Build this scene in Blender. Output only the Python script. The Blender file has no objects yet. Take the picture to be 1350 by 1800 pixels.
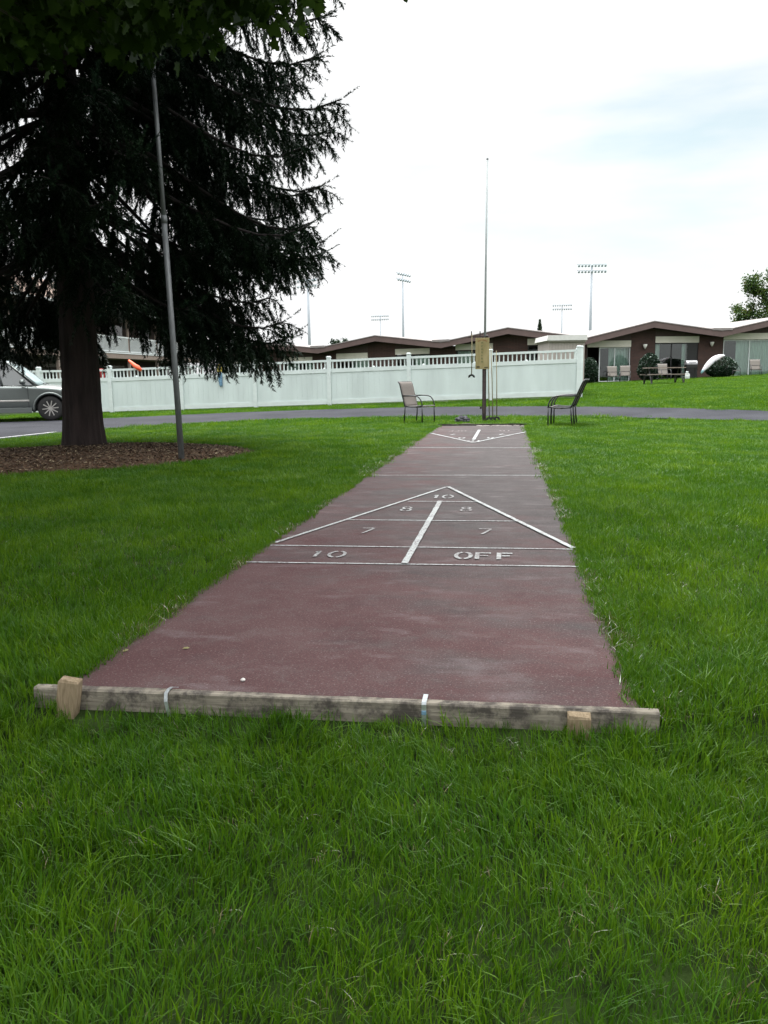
import bpy, bmesh, math, random
import numpy as np
from mathutils import Vector, Matrix, noise
rnd = random.Random(7)
rng = np.random.default_rng(11)
R = math.radians
scene = bpy.context.scene
COL = scene.collection

# ------------------------------------------------------------------ camera
CAM = Vector((0.5205, -4.5299, 1.0273))
cam_d = bpy.data.cameras.new("camera")
cam = bpy.data.objects.new("camera", cam_d)
COL.objects.link(cam)
cam_d.sensor_fit = 'VERTICAL'
cam_d.sensor_height = 36.0
cam_d.lens = 36.0 * 1461.083 / 1800.0
cam_d.clip_start = 0.05
cam_d.clip_end = 3000
yaw, pit, rol = -0.1461, -0.1591, -0.0147
fwd = Vector((math.sin(yaw) * math.cos(pit), math.cos(yaw) * math.cos(pit), math.sin(pit)))
rt = fwd.cross(Vector((0, 0, 1))).normalized()
up = rt.cross(fwd)
rt2 = rt * math.cos(rol) + up * math.sin(rol)
up2 = -rt * math.sin(rol) + up * math.cos(rol)
cam.matrix_world = Matrix(((rt2.x, up2.x, -fwd.x, CAM.x), (rt2.y, up2.y, -fwd.y, CAM.y),
                           (rt2.z, up2.z, -fwd.z, CAM.z), (0, 0, 0, 1)))
scene.camera = cam

# ------------------------------------------------------------------ world: bright overcast sky with a few thin blue breaks
SUN_EL, SUN_AZ = 58.0, -25.0          # azimuth measured from +Y towards +X
world = bpy.data.worlds.new("World")
scene.world = world
world.use_nodes = True
wn, wl = world.node_tree.nodes, world.node_tree.links
wn.clear()
w_out = wn.new('ShaderNodeOutputWorld')
w_sky = wn.new('ShaderNodeTexSky')
w_sky.sky_type = 'NISHITA'
w_sky.sun_disc = False
w_sky.sun_elevation = R(SUN_EL)
w_sky.sun_rotation = R(SUN_AZ)
w_bs = wn.new('ShaderNodeBackground'); w_bs.inputs['Strength'].default_value = 0.078
w_tn = wn.new('ShaderNodeMix'); w_tn.data_type = 'RGBA'; w_tn.blend_type = 'MULTIPLY'; w_tn.inputs[0].default_value = 1.0
w_tn.inputs[7].default_value = (1.12, 1.12, .88, 1); wl.new(w_sky.outputs[0], w_tn.inputs[6]); wl.new(w_tn.outputs[2], w_bs.inputs['Color'])
w_tc = wn.new('ShaderNodeTexCoord')
w_sep = wn.new('ShaderNodeSeparateXYZ'); wl.new(w_tc.outputs['Generated'], w_sep.inputs[0])
w_str = wn.new('ShaderNodeMapRange')       # overcast sky: zenith brighter than horizon
w_str.inputs['From Min'].default_value = 0.0; w_str.inputs['From Max'].default_value = 1.0
w_str.inputs['To Min'].default_value = 0.53; w_str.inputs['To Max'].default_value = 3.6
w_pw = wn.new('ShaderNodeMath'); w_pw.operation = 'POWER'; w_pw.inputs[1].default_value = 2.0; w_pw.use_clamp = True
w_el = wn.new('ShaderNodeMapRange'); w_el.inputs['From Min'].default_value = 0.25; wl.new(w_sep.outputs['Z'], w_el.inputs['Value'])
wl.new(w_el.outputs[0], w_pw.inputs[0]); wl.new(w_pw.outputs[0], w_str.inputs['Value'])
w_cl = wn.new('ShaderNodeBackground'); w_cl.inputs['Color'].default_value = (0.985, 0.995, 1.0, 1)
w_n2 = wn.new('ShaderNodeTexNoise'); w_n2.inputs['Scale'].default_value = 1.6; w_n2.inputs['Detail'].default_value = 5
w_m2 = wn.new('ShaderNodeMapping'); w_m2.inputs['Scale'].default_value = (1, 1, 5); wl.new(w_tc.outputs['Generated'], w_m2.inputs[0]); wl.new(w_m2.outputs[0], w_n2.inputs['Vector'])
w_v2 = wn.new('ShaderNodeMapRange'); w_v2.inputs['From Min'].default_value = .3; w_v2.inputs['From Max'].default_value = .7; w_v2.inputs['To Min'].default_value = .93; w_v2.inputs['To Max'].default_value = 1.06; wl.new(w_n2.outputs[0], w_v2.inputs['Value'])
w_mm = wn.new('ShaderNodeMath'); w_mm.operation = 'MULTIPLY'; wl.new(w_str.outputs[0], w_mm.inputs[0]); wl.new(w_v2.outputs[0], w_mm.inputs[1])
wl.new(w_mm.outputs[0], w_cl.inputs['Strength'])
w_map = wn.new('ShaderNodeMapping'); w_map.inputs['Scale'].default_value = (1.0, 1.0, 4.2)
w_map.inputs['Location'].default_value = (3.1, 0.4, 0.35)
wl.new(w_tc.outputs['Generated'], w_map.inputs[0])
w_ns = wn.new('ShaderNodeTexNoise'); w_ns.inputs['Scale'].default_value = 2.1
w_ns.inputs['Detail'].default_value = 6; w_ns.inputs['Roughness'].default_value = 0.5
wl.new(w_map.outputs[0], w_ns.inputs['Vector'])
w_cr = wn.new('ShaderNodeMapRange'); w_cr.inputs['From Min'].default_value = 0.55; w_cr.inputs['From Max'].default_value = 0.75
w_cr.inputs['To Min'].default_value = 0.0; w_cr.inputs['To Max'].default_value = 0.78
w_mix = wn.new('ShaderNodeMixShader')
# thinnest cloud towards the right of the view, where the blue shows through
w_dot = wn.new('ShaderNodeVectorMath'); w_dot.operation = 'DISTANCE'
w_dir = (rt2 * ((1215 - 675) / 1461.083) + up2 * ((900 - 300) / 1461.083) + fwd).normalized()
w_sc = wn.new('ShaderNodeVectorMath'); w_sc.operation = 'MULTIPLY'; w_sc.inputs[1].default_value = (1, 1, 2.6); wl.new(w_tc.outputs['Generated'], w_sc.inputs[0])
w_dot.inputs[1].default_value = (w_dir.x, w_dir.y, w_dir.z * 2.6); wl.new(w_sc.outputs[0], w_dot.inputs[0])
w_g = wn.new('ShaderNodeMapRange'); w_g.inputs['From Min'].default_value = 0.0; w_g.inputs['From Max'].default_value = 0.42
w_g.inputs['To Min'].default_value = 0.32; w_g.inputs['To Max'].default_value = -0.06; wl.new(w_dot.outputs['Value'], w_g.inputs['Value'])
w_ad = wn.new('ShaderNodeMath'); w_ad.operation = 'ADD'; wl.new(w_ns.outputs[0], w_ad.inputs[0]); wl.new(w_g.outputs[0], w_ad.inputs[1])
wl.new(w_ad.outputs[0], w_cr.inputs['Value']); wl.new(w_cr.outputs[0], w_mix.inputs[0]); wl.new(w_cl.outputs[0], w_mix.inputs[1]); wl.new(w_bs.outputs[0], w_mix.inputs[2])
wl.new(w_mix.outputs[0], w_out.inputs[0])

sun_d = bpy.data.lights.new("sun", 'SUN')
sun_d.energy = 1.5; sun_d.angle = R(24); sun_d.color = (1.0, 0.97, 0.9)
sun = bpy.data.objects.new("sun", sun_d); COL.objects.link(sun)
sdir = Vector((math.sin(R(SUN_AZ)) * math.cos(R(SUN_EL)), math.cos(R(SUN_AZ)) * math.cos(R(SUN_EL)), math.sin(R(SUN_EL))))
sun.rotation_euler = sdir.to_track_quat('Z', 'Y').to_euler()
sun.location = (0, 0, 40)

scene.render.engine = 'CYCLES'
scene.cycles.max_bounces = 6
scene.cycles.transparent_max_bounces = 12
vs = scene.view_settings
vs.view_transform = 'Standard'; vs.look = 'None'; vs.gamma = 1.0; vs.use_curve_mapping = False
vs.exposure = 1.03

# ------------------------------------------------------------------ helpers
class MB:
    """collects shapes in world or local coordinates, builds ONE mesh object"""
    def __init__(s): s.v = []; s.f = []
    def add(s, vs_, fs): b = len(s.v); s.v += [tuple(v) for v in vs_]; s.f += [tuple(b + i for i in f) for f in fs]
    def box(s, c, size, rot=None):
        hx, hy, hz = size[0] / 2, size[1] / 2, size[2] / 2
        vs_ = [Vector((x, y, z)) for x in (-hx, hx) for y in (-hy, hy) for z in (-hz, hz)]
        if rot is not None: vs_ = [rot @ v for v in vs_]
        c = Vector(c)
        s.add([v + c for v in vs_], [(0, 1, 3, 2), (4, 6, 7, 5), (0, 4, 5, 1), (2, 3, 7, 6), (0, 2, 6, 4), (1, 5, 7, 3)]); return s
    def hexa(s, p8):   # bottom 4 ccw, top 4 ccw
        s.add(p8, [(3, 2, 1, 0), (4, 5, 6, 7), (0, 1, 5, 4), (1, 2, 6, 5), (2, 3, 7, 6), (3, 0, 4, 7)]); return s
    def tube(s, pts, r, n=8, cap=True):
        pts = [Vector(p) for p in pts]
        rs = r if isinstance(r, (list, tuple)) else [r] * len(pts)
        rings = []; prev = None
        for i, p in enumerate(pts):
            t = (pts[min(i + 1, len(pts) - 1)] - pts[max(i - 1, 0)]).normalized()
            a = prev if prev else (Vector((0, 0, 1)) if abs(t.z) < .9 else Vector((1, 0, 0)))
            u = (a - t * a.dot(t))
            if u.length < 1e-4: u = t.orthogonal()
            u.normalize(); w = t.cross(u); prev = u
            rings.append([p + (u * math.cos(2 * math.pi * k / n) + w * math.sin(2 * math.pi * k / n)) * rs[i] for k in range(n)])
        vs_ = [v for rg in rings for v in rg]; fs = []
        for i in range(len(pts) - 1):
            for k in range(n):
                a, b = i * n + k, i * n + (k + 1) % n
                fs.append((a, b, b + n, a + n))
        if cap:
            fs.append(tuple(range(n - 1, -1, -1))); fs.append(tuple((len(pts) - 1) * n + k for k in range(n)))
        s.add(vs_, fs); return s
    def lathe(s, prof, c=(0, 0, 0), n=16, axis='Z'):
        vs_ = []; c = Vector(c)
        for r_, z in prof:
            for k in range(n):
                a = 2 * math.pi * k / n
                if axis == 'Z': v = Vector((r_ * math.cos(a), r_ * math.sin(a), z))
                elif axis == 'Y': v = Vector((r_ * math.cos(a), z, r_ * math.sin(a)))
                else: v = Vector((z, r_ * math.cos(a), r_ * math.sin(a)))
                vs_.append(v + c)
        fs = []
        for i in range(len(prof) - 1):
            for k in range(n):
                a, b = i * n + k, i * n + (k + 1) % n
                fs.append((a, b, b + n, a + n))
        fs.append(tuple(range(n - 1, -1, -1))); fs.append(tuple((len(prof) - 1) * n + k for k in range(n)))
        s.add(vs_, fs); return s
    def prism(s, poly, fr, t0, t1):
        """poly of (a, z) in a facade frame fr=(origin, along, normal); extruded from t0 to t1 along the normal"""
        O, e, n = fr; m = len(poly)
        P = lambda a, z, t: (O.x + e.x * a + n.x * t, O.y + e.y * a + n.y * t, z)
        vs_ = [P(a, z, t0) for a, z in poly] + [P(a, z, t1) for a, z in poly]
        fs = [tuple(range(m)), tuple(range(2 * m - 1, m - 1, -1))] + [(i, (i + 1) % m, (i + 1) % m + m, i + m) for i in range(m)]
        s.add(vs_, fs); return s
    def build(s, name, mat, parent=None, smooth=False, bevel=0, normals=True):
        me = bpy.data.meshes.new(name)
        me.from_pydata(s.v, [], s.f)
        if normals:
            bm = bmesh.new(); bm.from_mesh(me); bmesh.ops.recalc_face_normals(bm, faces=bm.faces)
            bm.to_mesh(me); bm.free()
        me.materials.append(mat)
        if smooth: me.polygons.foreach_set('use_smooth', [True] * len(me.polygons))
        o = bpy.data.objects.new(name, me); COL.objects.link(o)
        if parent is not None:
            o.parent = parent
        if bevel:
            b = o.modifiers.new('bevel', 'BEVEL'); b.width = bevel; b.segments = 2; b.limit_method = 'ANGLE'
        return o

def np_mesh(name, V, F, mat, parent=None, smooth=False):
    """V (n,3); F (m,k) constant k"""
    me = bpy.data.meshes.new(name)
    V = np.asarray(V, dtype=np.float32); F = np.asarray(F, dtype=np.int32)
    k = F.shape[1]
    me.vertices.add(len(V)); me.vertices.foreach_set('co', V.ravel())
    me.loops.add(F.size); me.loops.foreach_set('vertex_index', F.ravel())
    me.polygons.add(len(F)); me.polygons.foreach_set('loop_start', np.arange(0, F.size, k, dtype=np.int32))
    me.polygons.foreach_set('loop_total', np.full(len(F), k, dtype=np.int32))
    if smooth: me.polygons.foreach_set('use_smooth', np.ones(len(F), dtype=bool))
    me.update(calc_edges=True)
    if mat: me.materials.append(mat)
    o = bpy.data.objects.new(name, me)
    COL.objects.link(o)
    if parent is not None: o.parent = parent
    return o

def tag(o, label=None, cat=None, group=None, kind=None):
    if label: o['label'] = label
    if cat: o['category'] = cat
    if group: o['group'] = group
    if kind: o['kind'] = kind
    return o

def empty(name, loc, rz=0.0):
    o = bpy.data.objects.new(name, None); COL.objects.link(o)
    o.location = loc; o.rotation_euler = (0, 0, rz); o.empty_display_size = .1
    return o

def world_parts(root):
    """children were modelled in world coordinates: keep them there under the root"""
    M = Matrix.Translation(root.location) @ Matrix.Rotation(root.rotation_euler.z, 4, 'Z')
    for ch in root.children: ch.matrix_parent_inverse = M.inverted()

def copy_tree(o, parent=None, name=None):
    c = o.copy(); COL.objects.link(c)
    if parent is not None: c.parent = parent
    for ch in [x for x in KIDS(o)]: copy_tree(ch, c)
    return c
def KIDS(o): return [x for x in COL.objects if x.parent == o]

# ------------------------------------------------------------------ materials
def new_mat(name):
    m = bpy.data.materials.new(name); m.use_nodes = True
    nt = m.node_tree; b = nt.nodes['Principled BSDF']
    return m, nt, b

def mat(name, col, rough=.6, var=.15, scale=8.0, metal=0.0, bump=0.0, bscale=None, spec=.5, coords='Object', stretch=(1, 1, 1), col2=None, detail=4):
    m, nt, b = new_mat(name)
    n, l = nt.nodes, nt.links
    tc = n.new('ShaderNodeTexCoord'); mp = n.new('ShaderNodeMapping'); mp.inputs['Scale'].default_value = stretch
    l.new(tc.outputs[coords], mp.inputs[0])
    ns = n.new('ShaderNodeTexNoise'); ns.inputs['Scale'].default_value = scale; ns.inputs['Detail'].default_value = detail
    l.new(mp.outputs[0], ns.inputs['Vector'])
    cr = n.new('ShaderNodeValToRGB')
    c2 = col2 if col2 else tuple(min(1, c * (1 + var)) for c in col)
    c1 = tuple(c * (1 - var) for c in col)
    cr.color_ramp.elements[0].position = .32; cr.color_ramp.elements[0].color = (*c1, 1)
    cr.color_ramp.elements[1].position = .68; cr.color_ramp.elements[1].color = (*c2, 1)
    l.new(ns.outputs[0], cr.inputs[0]); l.new(cr.outputs[0], b.inputs['Base Color'])
    b.inputs['Roughness'].default_value = rough; b.inputs['Metallic'].default_value = metal
    b.inputs['Specular IOR Level'].default_value = spec
    if bump:
        nb = n.new('ShaderNodeTexNoise'); nb.inputs['Scale'].default_value = bscale or scale * 4; nb.inputs['Detail'].default_value = 5
        l.new(mp.outputs[0], nb.inputs['Vector'])
        bp = n.new('ShaderNodeBump'); bp.inputs['Strength'].default_value = bump; bp.inputs['Distance'].default_value = .02
        l.new(nb.outputs[0], bp.inputs['Height']); l.new(bp.outputs[0], b.inputs['Normal'])
    return m

def leaf_mat(name, c1, c2, trans=.35, pscale=.35, c3=None, rough=.45, gloss=.25, hue2=None):
    """leaf or blade: diffuse + translucent + a little sheen, colour varies per instance and over the place"""
    m = bpy.data.materials.new(name); m.use_nodes = True
    nt = m.node_tree; n, l = nt.nodes, nt.links; n.clear()
    out = n.new('ShaderNodeOutputMaterial')
    geo = n.new('ShaderNodeNewGeometry')
    oi = n.new('ShaderNodeObjectInfo')
    ns = n.new('ShaderNodeTexNoise'); ns.inputs['Scale'].default_value = pscale; ns.inputs['Detail'].default_value = 5
    ns.inputs['Roughness'].default_value = .65
    l.new(geo.outputs['Position'], ns.inputs['Vector'])
    ad = n.new('ShaderNodeMath'); ad.operation = 'ADD'
    ri = n.new('ShaderNodeMath'); ri.operation = 'MULTIPLY_ADD'; ri.inputs[1].default_value = .30; ri.inputs[2].default_value = -.15
    l.new(oi.outputs['Random'], ri.inputs[0])
    ri2 = n.new('ShaderNodeMath'); ri2.operation = 'MULTIPLY_ADD'; ri2.inputs[1].default_value = .46; ri2.inputs[2].default_value = -.23
    l.new(geo.outputs['Random Per Island'], ri2.inputs[0])
    l.new(ri.outputs[0], ad.inputs[0]); l.new(ns.outputs[0], ad.inputs[1])
    ad2 = n.new('ShaderNodeMath'); ad2.operation = 'ADD'; l.new(ad.outputs[0], ad2.inputs[0]); l.new(ri2.outputs[0], ad2.inputs[1])
    cr = n.new('ShaderNodeValToRGB')
    cr.color_ramp.elements[0].position = .28; cr.color_ramp.elements[0].color = (*c1, 1)
    cr.color_ramp.elements[1].position = .72; cr.color_ramp.elements[1].color = (*c2, 1)
    if c3:
        e = cr.color_ramp.elements.new(.90); e.color = (*c3, 1)
    l.new(ad2.outputs[0], cr.inputs[0])
    if hue2:
        n3 = n.new('ShaderNodeTexNoise'); n3.inputs['Scale'].default_value = 1.7; n3.inputs['Detail'].default_value = 3; l.new(geo.outputs['Position'], n3.inputs['Vector'])
        a3 = n.new('ShaderNodeMath'); a3.operation = 'ADD'; l.new(n3.outputs[0], a3.inputs[0]); l.new(ri2.outputs[0], a3.inputs[1])
        r3_ = n.new('ShaderNodeMapRange'); r3_.inputs['From Min'].default_value = .46; r3_.inputs['From Max'].default_value = .70; r3_.inputs['To Max'].default_value = .75; l.new(a3.outputs[0], r3_.inputs['Value'])
        x3 = n.new('ShaderNodeMix'); x3.data_type = 'RGBA'; l.new(r3_.outputs[0], x3.inputs[0]); l.new(cr.outputs[0], x3.inputs[6]); x3.inputs[7].default_value = (*hue2, 1)
        crout = x3.outputs[2]
    else: crout = cr.outputs[0]
    d = n.new('ShaderNodeBsdfDiffuse'); t = n.new('ShaderNodeBsdfTranslucent'); g = n.new('ShaderNodeBsdfGlossy')
    g.inputs['Roughness'].default_value = rough
    l.new(crout, d.inputs[0]); l.new(crout, t.inputs[0])
    g.inputs['Color'].default_value = (.8, .9, .85, 1)
    mx = n.new('ShaderNodeMixShader'); mx.inputs[0].default_value = trans
    l.new(d.outputs[0], mx.inputs[1]); l.new(t.outputs[0], mx.inputs[2])
    fr = n.new('ShaderNodeFresnel'); fr.inputs['IOR'].default_value = 1.35
    fm = n.new('ShaderNodeMath'); fm.operation = 'MULTIPLY'; fm.inputs[1].default_value = gloss
    l.new(fr.outputs[0], fm.inputs[0])
    m2 = n.new('ShaderNodeMixShader'); l.new(fm.outputs[0], m2.inputs[0])
    l.new(mx.outputs[0], m2.inputs[1]); l.new(g.outputs[0], m2.inputs[2])
    l.new(m2.outputs[0], out.inputs[0])
    return m

# ------------------------------------------------------------------ terrain
def sstep(a, b, x): t = np.clip((x - a) / (b - a), 0, 1); return t * t * (3 - 2 * t)
def terr(X, Y):
    X = np.asarray(X, float); Y = np.asarray(Y, float)
    r = np.interp(Y, [15, 16, 19.5, 22.3, 30, 48, 80], [0, .1, .55, .8, 1.0, 1.17, 1.3])
    g = np.clip(.35 + .0275 * X, 0, 1.0)
    z = r * g
    z = z - .085 * (1 - sstep(-2.25, -1.85, Y)) - .02
    return z
def tz(x, y): return float(terr(x, y)) + .02

ROAD_NEAR = [(-20, -30), (-14, -12), (-10.2, 1), (-9.1, 6), (-8.86, 9.89), (-8.6, 12), (-8.3, 13.6), (-7.5, 14.8), (-6.3, 15.8), (-5.0, 16.3), (-3.6, 16.55), (-1.9, 16.65), (.12, 16.5), (2.3, 16.1), (4.5, 15.4), (6.2, 14.6), (8.5, 13.0), (11, 10.5), (14, 6), (17, 0), (20, -10)]
ROAD_FAR = [(-32, -30), (-26, -6), (-20.5, 7), (-17, 12.8), (-14.8, 15.4), (-13.4, 16.6), (-12.2, 17.2), (-10.9, 18.0), (-9.2, 19.1), (-7.0, 20.0), (-4.7, 20.3), (-2.3, 20.2), (.06, 19.65), (2.5, 18.9), (5.0, 17.9), (6.9, 16.9), (9.9, 15.2), (13.1, 12.4), (16.8, 7.5), (20.5, 1), (25, -10)]
MULCH = [(-3.1, 7.3), (-3.2, 6.6), (-3.45, 5.9), (-3.75, 5.3), (-4.3, 4.75), (-5.1, 4.3), (-6.3, 4.0), (-7.6, 4.1), (-9.0, 4.9), (-9.6, 5.8), (-9.1, 6.7), (-7.6, 7.3), (-6.9, 7.9), (-6.2, 8.6), (-5.6, 8.95), (-4.9, 8.95), (-4.1, 8.6), (-3.5, 8.1)]
def in_poly(X, Y, poly):
    X = np.asarray(X); Y = np.asarray(Y); c = np.zeros(X.shape, bool); n = len(poly)
    for i in range(n):
        x1, y1 = poly[i]; x2, y2 = poly[(i + 1) % n]
        k = ((y1 > Y) != (y2 > Y)) & (X < (x2 - x1) * (Y - y1) / ((y2 - y1) or 1e-9) + x1)
        c ^= k
    return c
ROAD_POLY = ROAD_NEAR + ROAD_FAR[::-1]

# lawn soil sheet ------------------------------------------------------
m_soil = mat('soil_and_thatch', (.020, .036, .008), rough=1, var=.45, scale=9, bump=.5, spec=.1)
xs = np.concatenate([[-900, -400, -200, -110], np.arange(-80, -12, 1.5), np.arange(-12, 12, .25), np.arange(12, 80, 1.5), [110, 200, 400, 900]])
ys = np.concatenate([[-400, -150, -60, -30, -15, -8], np.arange(-6, 26, .2), np.arange(26, 70, 1.5), [80, 110, 160, 250, 400, 700, 1200]])
GX, GY = np.meshgrid(xs, ys); GZ = terr(GX, GY)
nzs = np.array([noise.noise((x * .9, y * .9, 0)) for x, y in zip(GX.ravel(), GY.ravel())]).reshape(GX.shape) * .004 * (np.abs(GY) < 40) - .010 * (np.abs(GY) < 40)
inslab = (np.abs(GX) < 1.3) & (GY > -2.3) & (GY < 13.8)
GZ = GZ + np.where(inslab | in_poly(GX, GY, ROAD_POLY), -.012, nzs)
ny, nx = GX.shape
idx = np.arange(ny * nx).reshape(ny, nx)
F = np.stack([idx[:-1, :-1].ravel(), idx[:-1, 1:].ravel(), idx[1:, 1:].ravel(), idx[1:, :-1].ravel()], 1)
lawn = np_mesh('lawn', np.stack([GX.ravel(), GY.ravel(), GZ.ravel()], 1), F, m_soil, smooth=True)
tag(lawn, kind='structure', label='soil of the lawn under the grass on both sides of the court')

# road -----------------------------------------------------------------
m_road = mat('grey_asphalt', (.036, .037, .044), rough=.9, var=.22, scale=.8, bump=.5, bscale=60, spec=.12)
def resample(pl, n):
    P = np.array(pl, float)
    for _ in range(2):   # chaikin
        Q = np.empty((2 * (len(P) - 1) + 2, 2)); Q[0] = P[0]; Q[-1] = P[-1]
        Q[1:-1:2] = .75 * P[:-1] + .25 * P[1:]; Q[2:-1:2] = .25 * P[:-1] + .75 * P[1:]; P = Q
    d = np.concatenate([[0], np.cumsum(np.hypot(*np.diff(P, axis=0).T))])
    return np.stack([np.interp(np.linspace(0, d[-1], n), d, P[:, i]) for i in (0, 1)], 1)
NR, NC = 260, 9
A, B = resample(ROAD_NEAR, NR), resample(ROAD_FAR, NR)
t = np.linspace(0, 1, NC)[None, :, None]
RP = A[:, None] * (1 - t) + B[:, None] * t
RZ = terr(RP[..., 0], RP[..., 1]) + .026
rv = np.concatenate([RP, RZ[..., None]], 2).reshape(-1, 3)
idx = np.arange(NR * NC).reshape(NR, NC)
F = np.stack([idx[:-1, :-1].ravel(), idx[1:, :-1].ravel(), idx[1:, 1:].ravel(), idx[:-1, 1:].ravel()], 1)
road = np_mesh('road', rv, F, m_road, smooth=True)
tag(road, kind='structure', label='curving grey asphalt driveway between the lawn and the white fence')
# pale worn edge stripe at the left of the road
m_stripe = mat('faded_stripe', (.42, .43, .43), rough=.8, var=.3, scale=6)
mb = MB()
st = resample([(-9.35, 5.5), (-9.2, 8), (-9.1, 10.3), (-8.95, 12)], 30)
for a, b in zip(st[:-1], st[1:]):
    za, zb = tz(*a) + .0115, tz(*b) + .0115
    mb.add([(a[0] - .05, a[1], za), (a[0] + .05, a[1], za), (b[0] + .05, b[1], zb), (b[0] - .05, b[1], zb)], [(0, 1, 2, 3)])
o = mb.build('road_stripe', m_stripe, parent=road)

# ------------------------------------------------------------------ shuffleboard court
def court_mat():
    m, nt, b = new_mat('worn_red_concrete')
    n, l = nt.nodes, nt.links
    tc = n.new('ShaderNodeTexCoord')
    def nz(scale, st=(1, 1, 1), det=5, rough=.6, loc=(0, 0, 0)):
        mp = n.new('ShaderNodeMapping'); mp.inputs['Scale'].default_value = st; mp.inputs['Location'].default_value = loc
        l.new(tc.outputs['Object'], mp.inputs[0])
        x = n.new('ShaderNodeTexNoise'); x.inputs['Scale'].default_value = scale; x.inputs['Detail'].default_value = det
        x.inputs['Roughness'].default_value = rough; l.new(mp.outputs[0], x.inputs['Vector']); return x.outputs[0]
    def ramp(src, a, b_, lo=0, hi=1):
        r = n.new('ShaderNodeMapRange'); r.inputs['From Min'].default_value = a; r.inputs['From Max'].default_value = b_
        r.inputs['To Min'].default_value = lo; r.inputs['To Max'].default_value = hi; l.new(src, r.inputs['Value']); return r.outputs[0]
    def mix(f, a, c):
        x = n.new('ShaderNodeMix'); x.data_type = 'RGBA'
        if isinstance(f, float): x.inputs[0].default_value = f
        else: l.new(f, x.inputs[0])
        for sck, v in ((x.inputs[6], a), (x.inputs[7], c)):
            if isinstance(v, tuple): sck.default_value = (*v, 1)
            else: l.new(v, sck)
        return x.outputs[2]
    red = mix(ramp(nz(1.6, loc=(3, 1, 0)), .35, .65), (.076, .037, .038), (.098, .057, .057))
    grey = mix(ramp(nz(3.0, (1, 2, 1), loc=(7, 2, 0)), .3, .7), (.056, .050, .050), (.086, .077, .077))
    sep = n.new('ShaderNodeSeparateXYZ'); l.new(tc.outputs['Object'], sep.inputs[0])
    # paint is worn most in the middle of the lane and beyond the first scoring triangle, least at the near end
    yb = ramp(sep.outputs['Y'], -1.9, 2.0, -.16, .14)
    xa = n.new('ShaderNodeMath'); xa.operation = 'ABSOLUTE'; l.new(sep.outputs['X'], xa.inputs[0])
    xb = ramp(sep.outputs['X'], -.95, .3, -.13, .05)
    wsum = n.new('ShaderNodeMath'); wsum.operation = 'ADD'; l.new(yb, wsum.inputs[0]); l.new(xb, wsum.inputs[1])
    w2 = n.new('ShaderNodeMath'); w2.operation = 'ADD'; l.new(wsum.outputs[0], w2.inputs[0]); l.new(nz(1.3, (1, 1.8, 1), det=8, rough=.72), w2.inputs[1])
    c = mix(ramp(w2.outputs[0], .38, .66), red, grey)
    # blotchy stains and thin grey patches
    c = mix(ramp(nz(6.5, det=7, rough=.75, loc=(2, 8, 0)), .50, .68, 0, .32), c, (.125, .116, .112))
    c = mix(ramp(nz(4.2, det=7, rough=.7, loc=(6, 1, 0)), .54, .72, 0, .35), c, (.050, .034, .036))
    # scuffs running across
    c = mix(ramp(nz(2.4, (.9, 1.9, 1), det=7, loc=(1, 5, 0)), .56, .74, 0, .45), c, (.22, .195, .20))
    c = mix(ramp(nz(2.0, (1.0, 1.7, 1), det=7, loc=(9, 3, 0)), .58, .75, 0, .4), c, (.055, .042, .044))
    # aggregate speckle
    vo = n.new('ShaderNodeTexVoronoi'); vo.inputs['Scale'].default_value = 70; l.new(tc.outputs['Object'], vo.inputs['Vector'])
    c = mix(ramp(vo.outputs['Distance'], .08, .20, .28, 0), c, (.25, .22, .215))
    sp = nz(160, det=2); c = mix(ramp(sp, .50, .70, 0, .7), c, (.035, .026, .028)); 
    sp2 = nz(110, det=2, loc=(5, 5, 5)); c = mix(ramp(sp2, .60, .74, 0, .45), c, (.30, .27, .27))
    # soil dark at the slab's rim
    rim = ramp(xa.outputs[0], .90, .97, 0, .55); c = mix(rim, c, (.045, .042, .033))
    l.new(c, b.inputs['Base Color'])
    b.inputs['Roughness'].default_value = .85; b.inputs['Specular IOR Level'].default_value = .12
    bp = n.new('ShaderNodeBump'); bp.inputs['Strength'].default_value = .35; bp.inputs['Distance'].default_value = .004
    l.new(nz(120, det=4), bp.inputs['Height']); l.new(bp.outputs[0], b.inputs['Normal'])
    return m, c
m_court, _ = court_mat()
mb = MB()
nY = 32; L_, R_ = [], []
yy = np.linspace(-1.985, 13.5, nY)
xl = [-.985 + .01 * math.sin(y * 2.1) + (.045 * (y + 2) / 15.5) for y in yy]
xr = [.945 + .006 * math.sin(y * 1.7 + 1) for y in yy]
v = [(a, y, 0) for a, y in zip(xl, yy)] + [(a, y, 0) for a, y in zip(xr, yy)] + [(a, y, -.14) for a, y in zip(xl, yy)] + [(a, y, -.14) for a, y in zip(xr, yy)]
f = []
for i in range(nY - 1):
    f.append((i, nY + i, nY + i + 1, i + 1))
    f.append((i, i + 1, 2 * nY + i + 1, 2 * nY + i)); f.append((nY + i + 1, nY + i, 3 * nY + i, 3 * nY + i + 1))
f.append((0, 2 * nY, 3 * nY, nY)); f.append((nY - 1, 2 * nY - 1, 4 * nY - 1, 3 * nY - 1))
mb.add(v, f)
court = mb.build('shuffleboard_court', m_court)
tag(court, kind='structure', label='long narrow shuffleboard lane of worn dull red concrete with white scoring lines')

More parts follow.
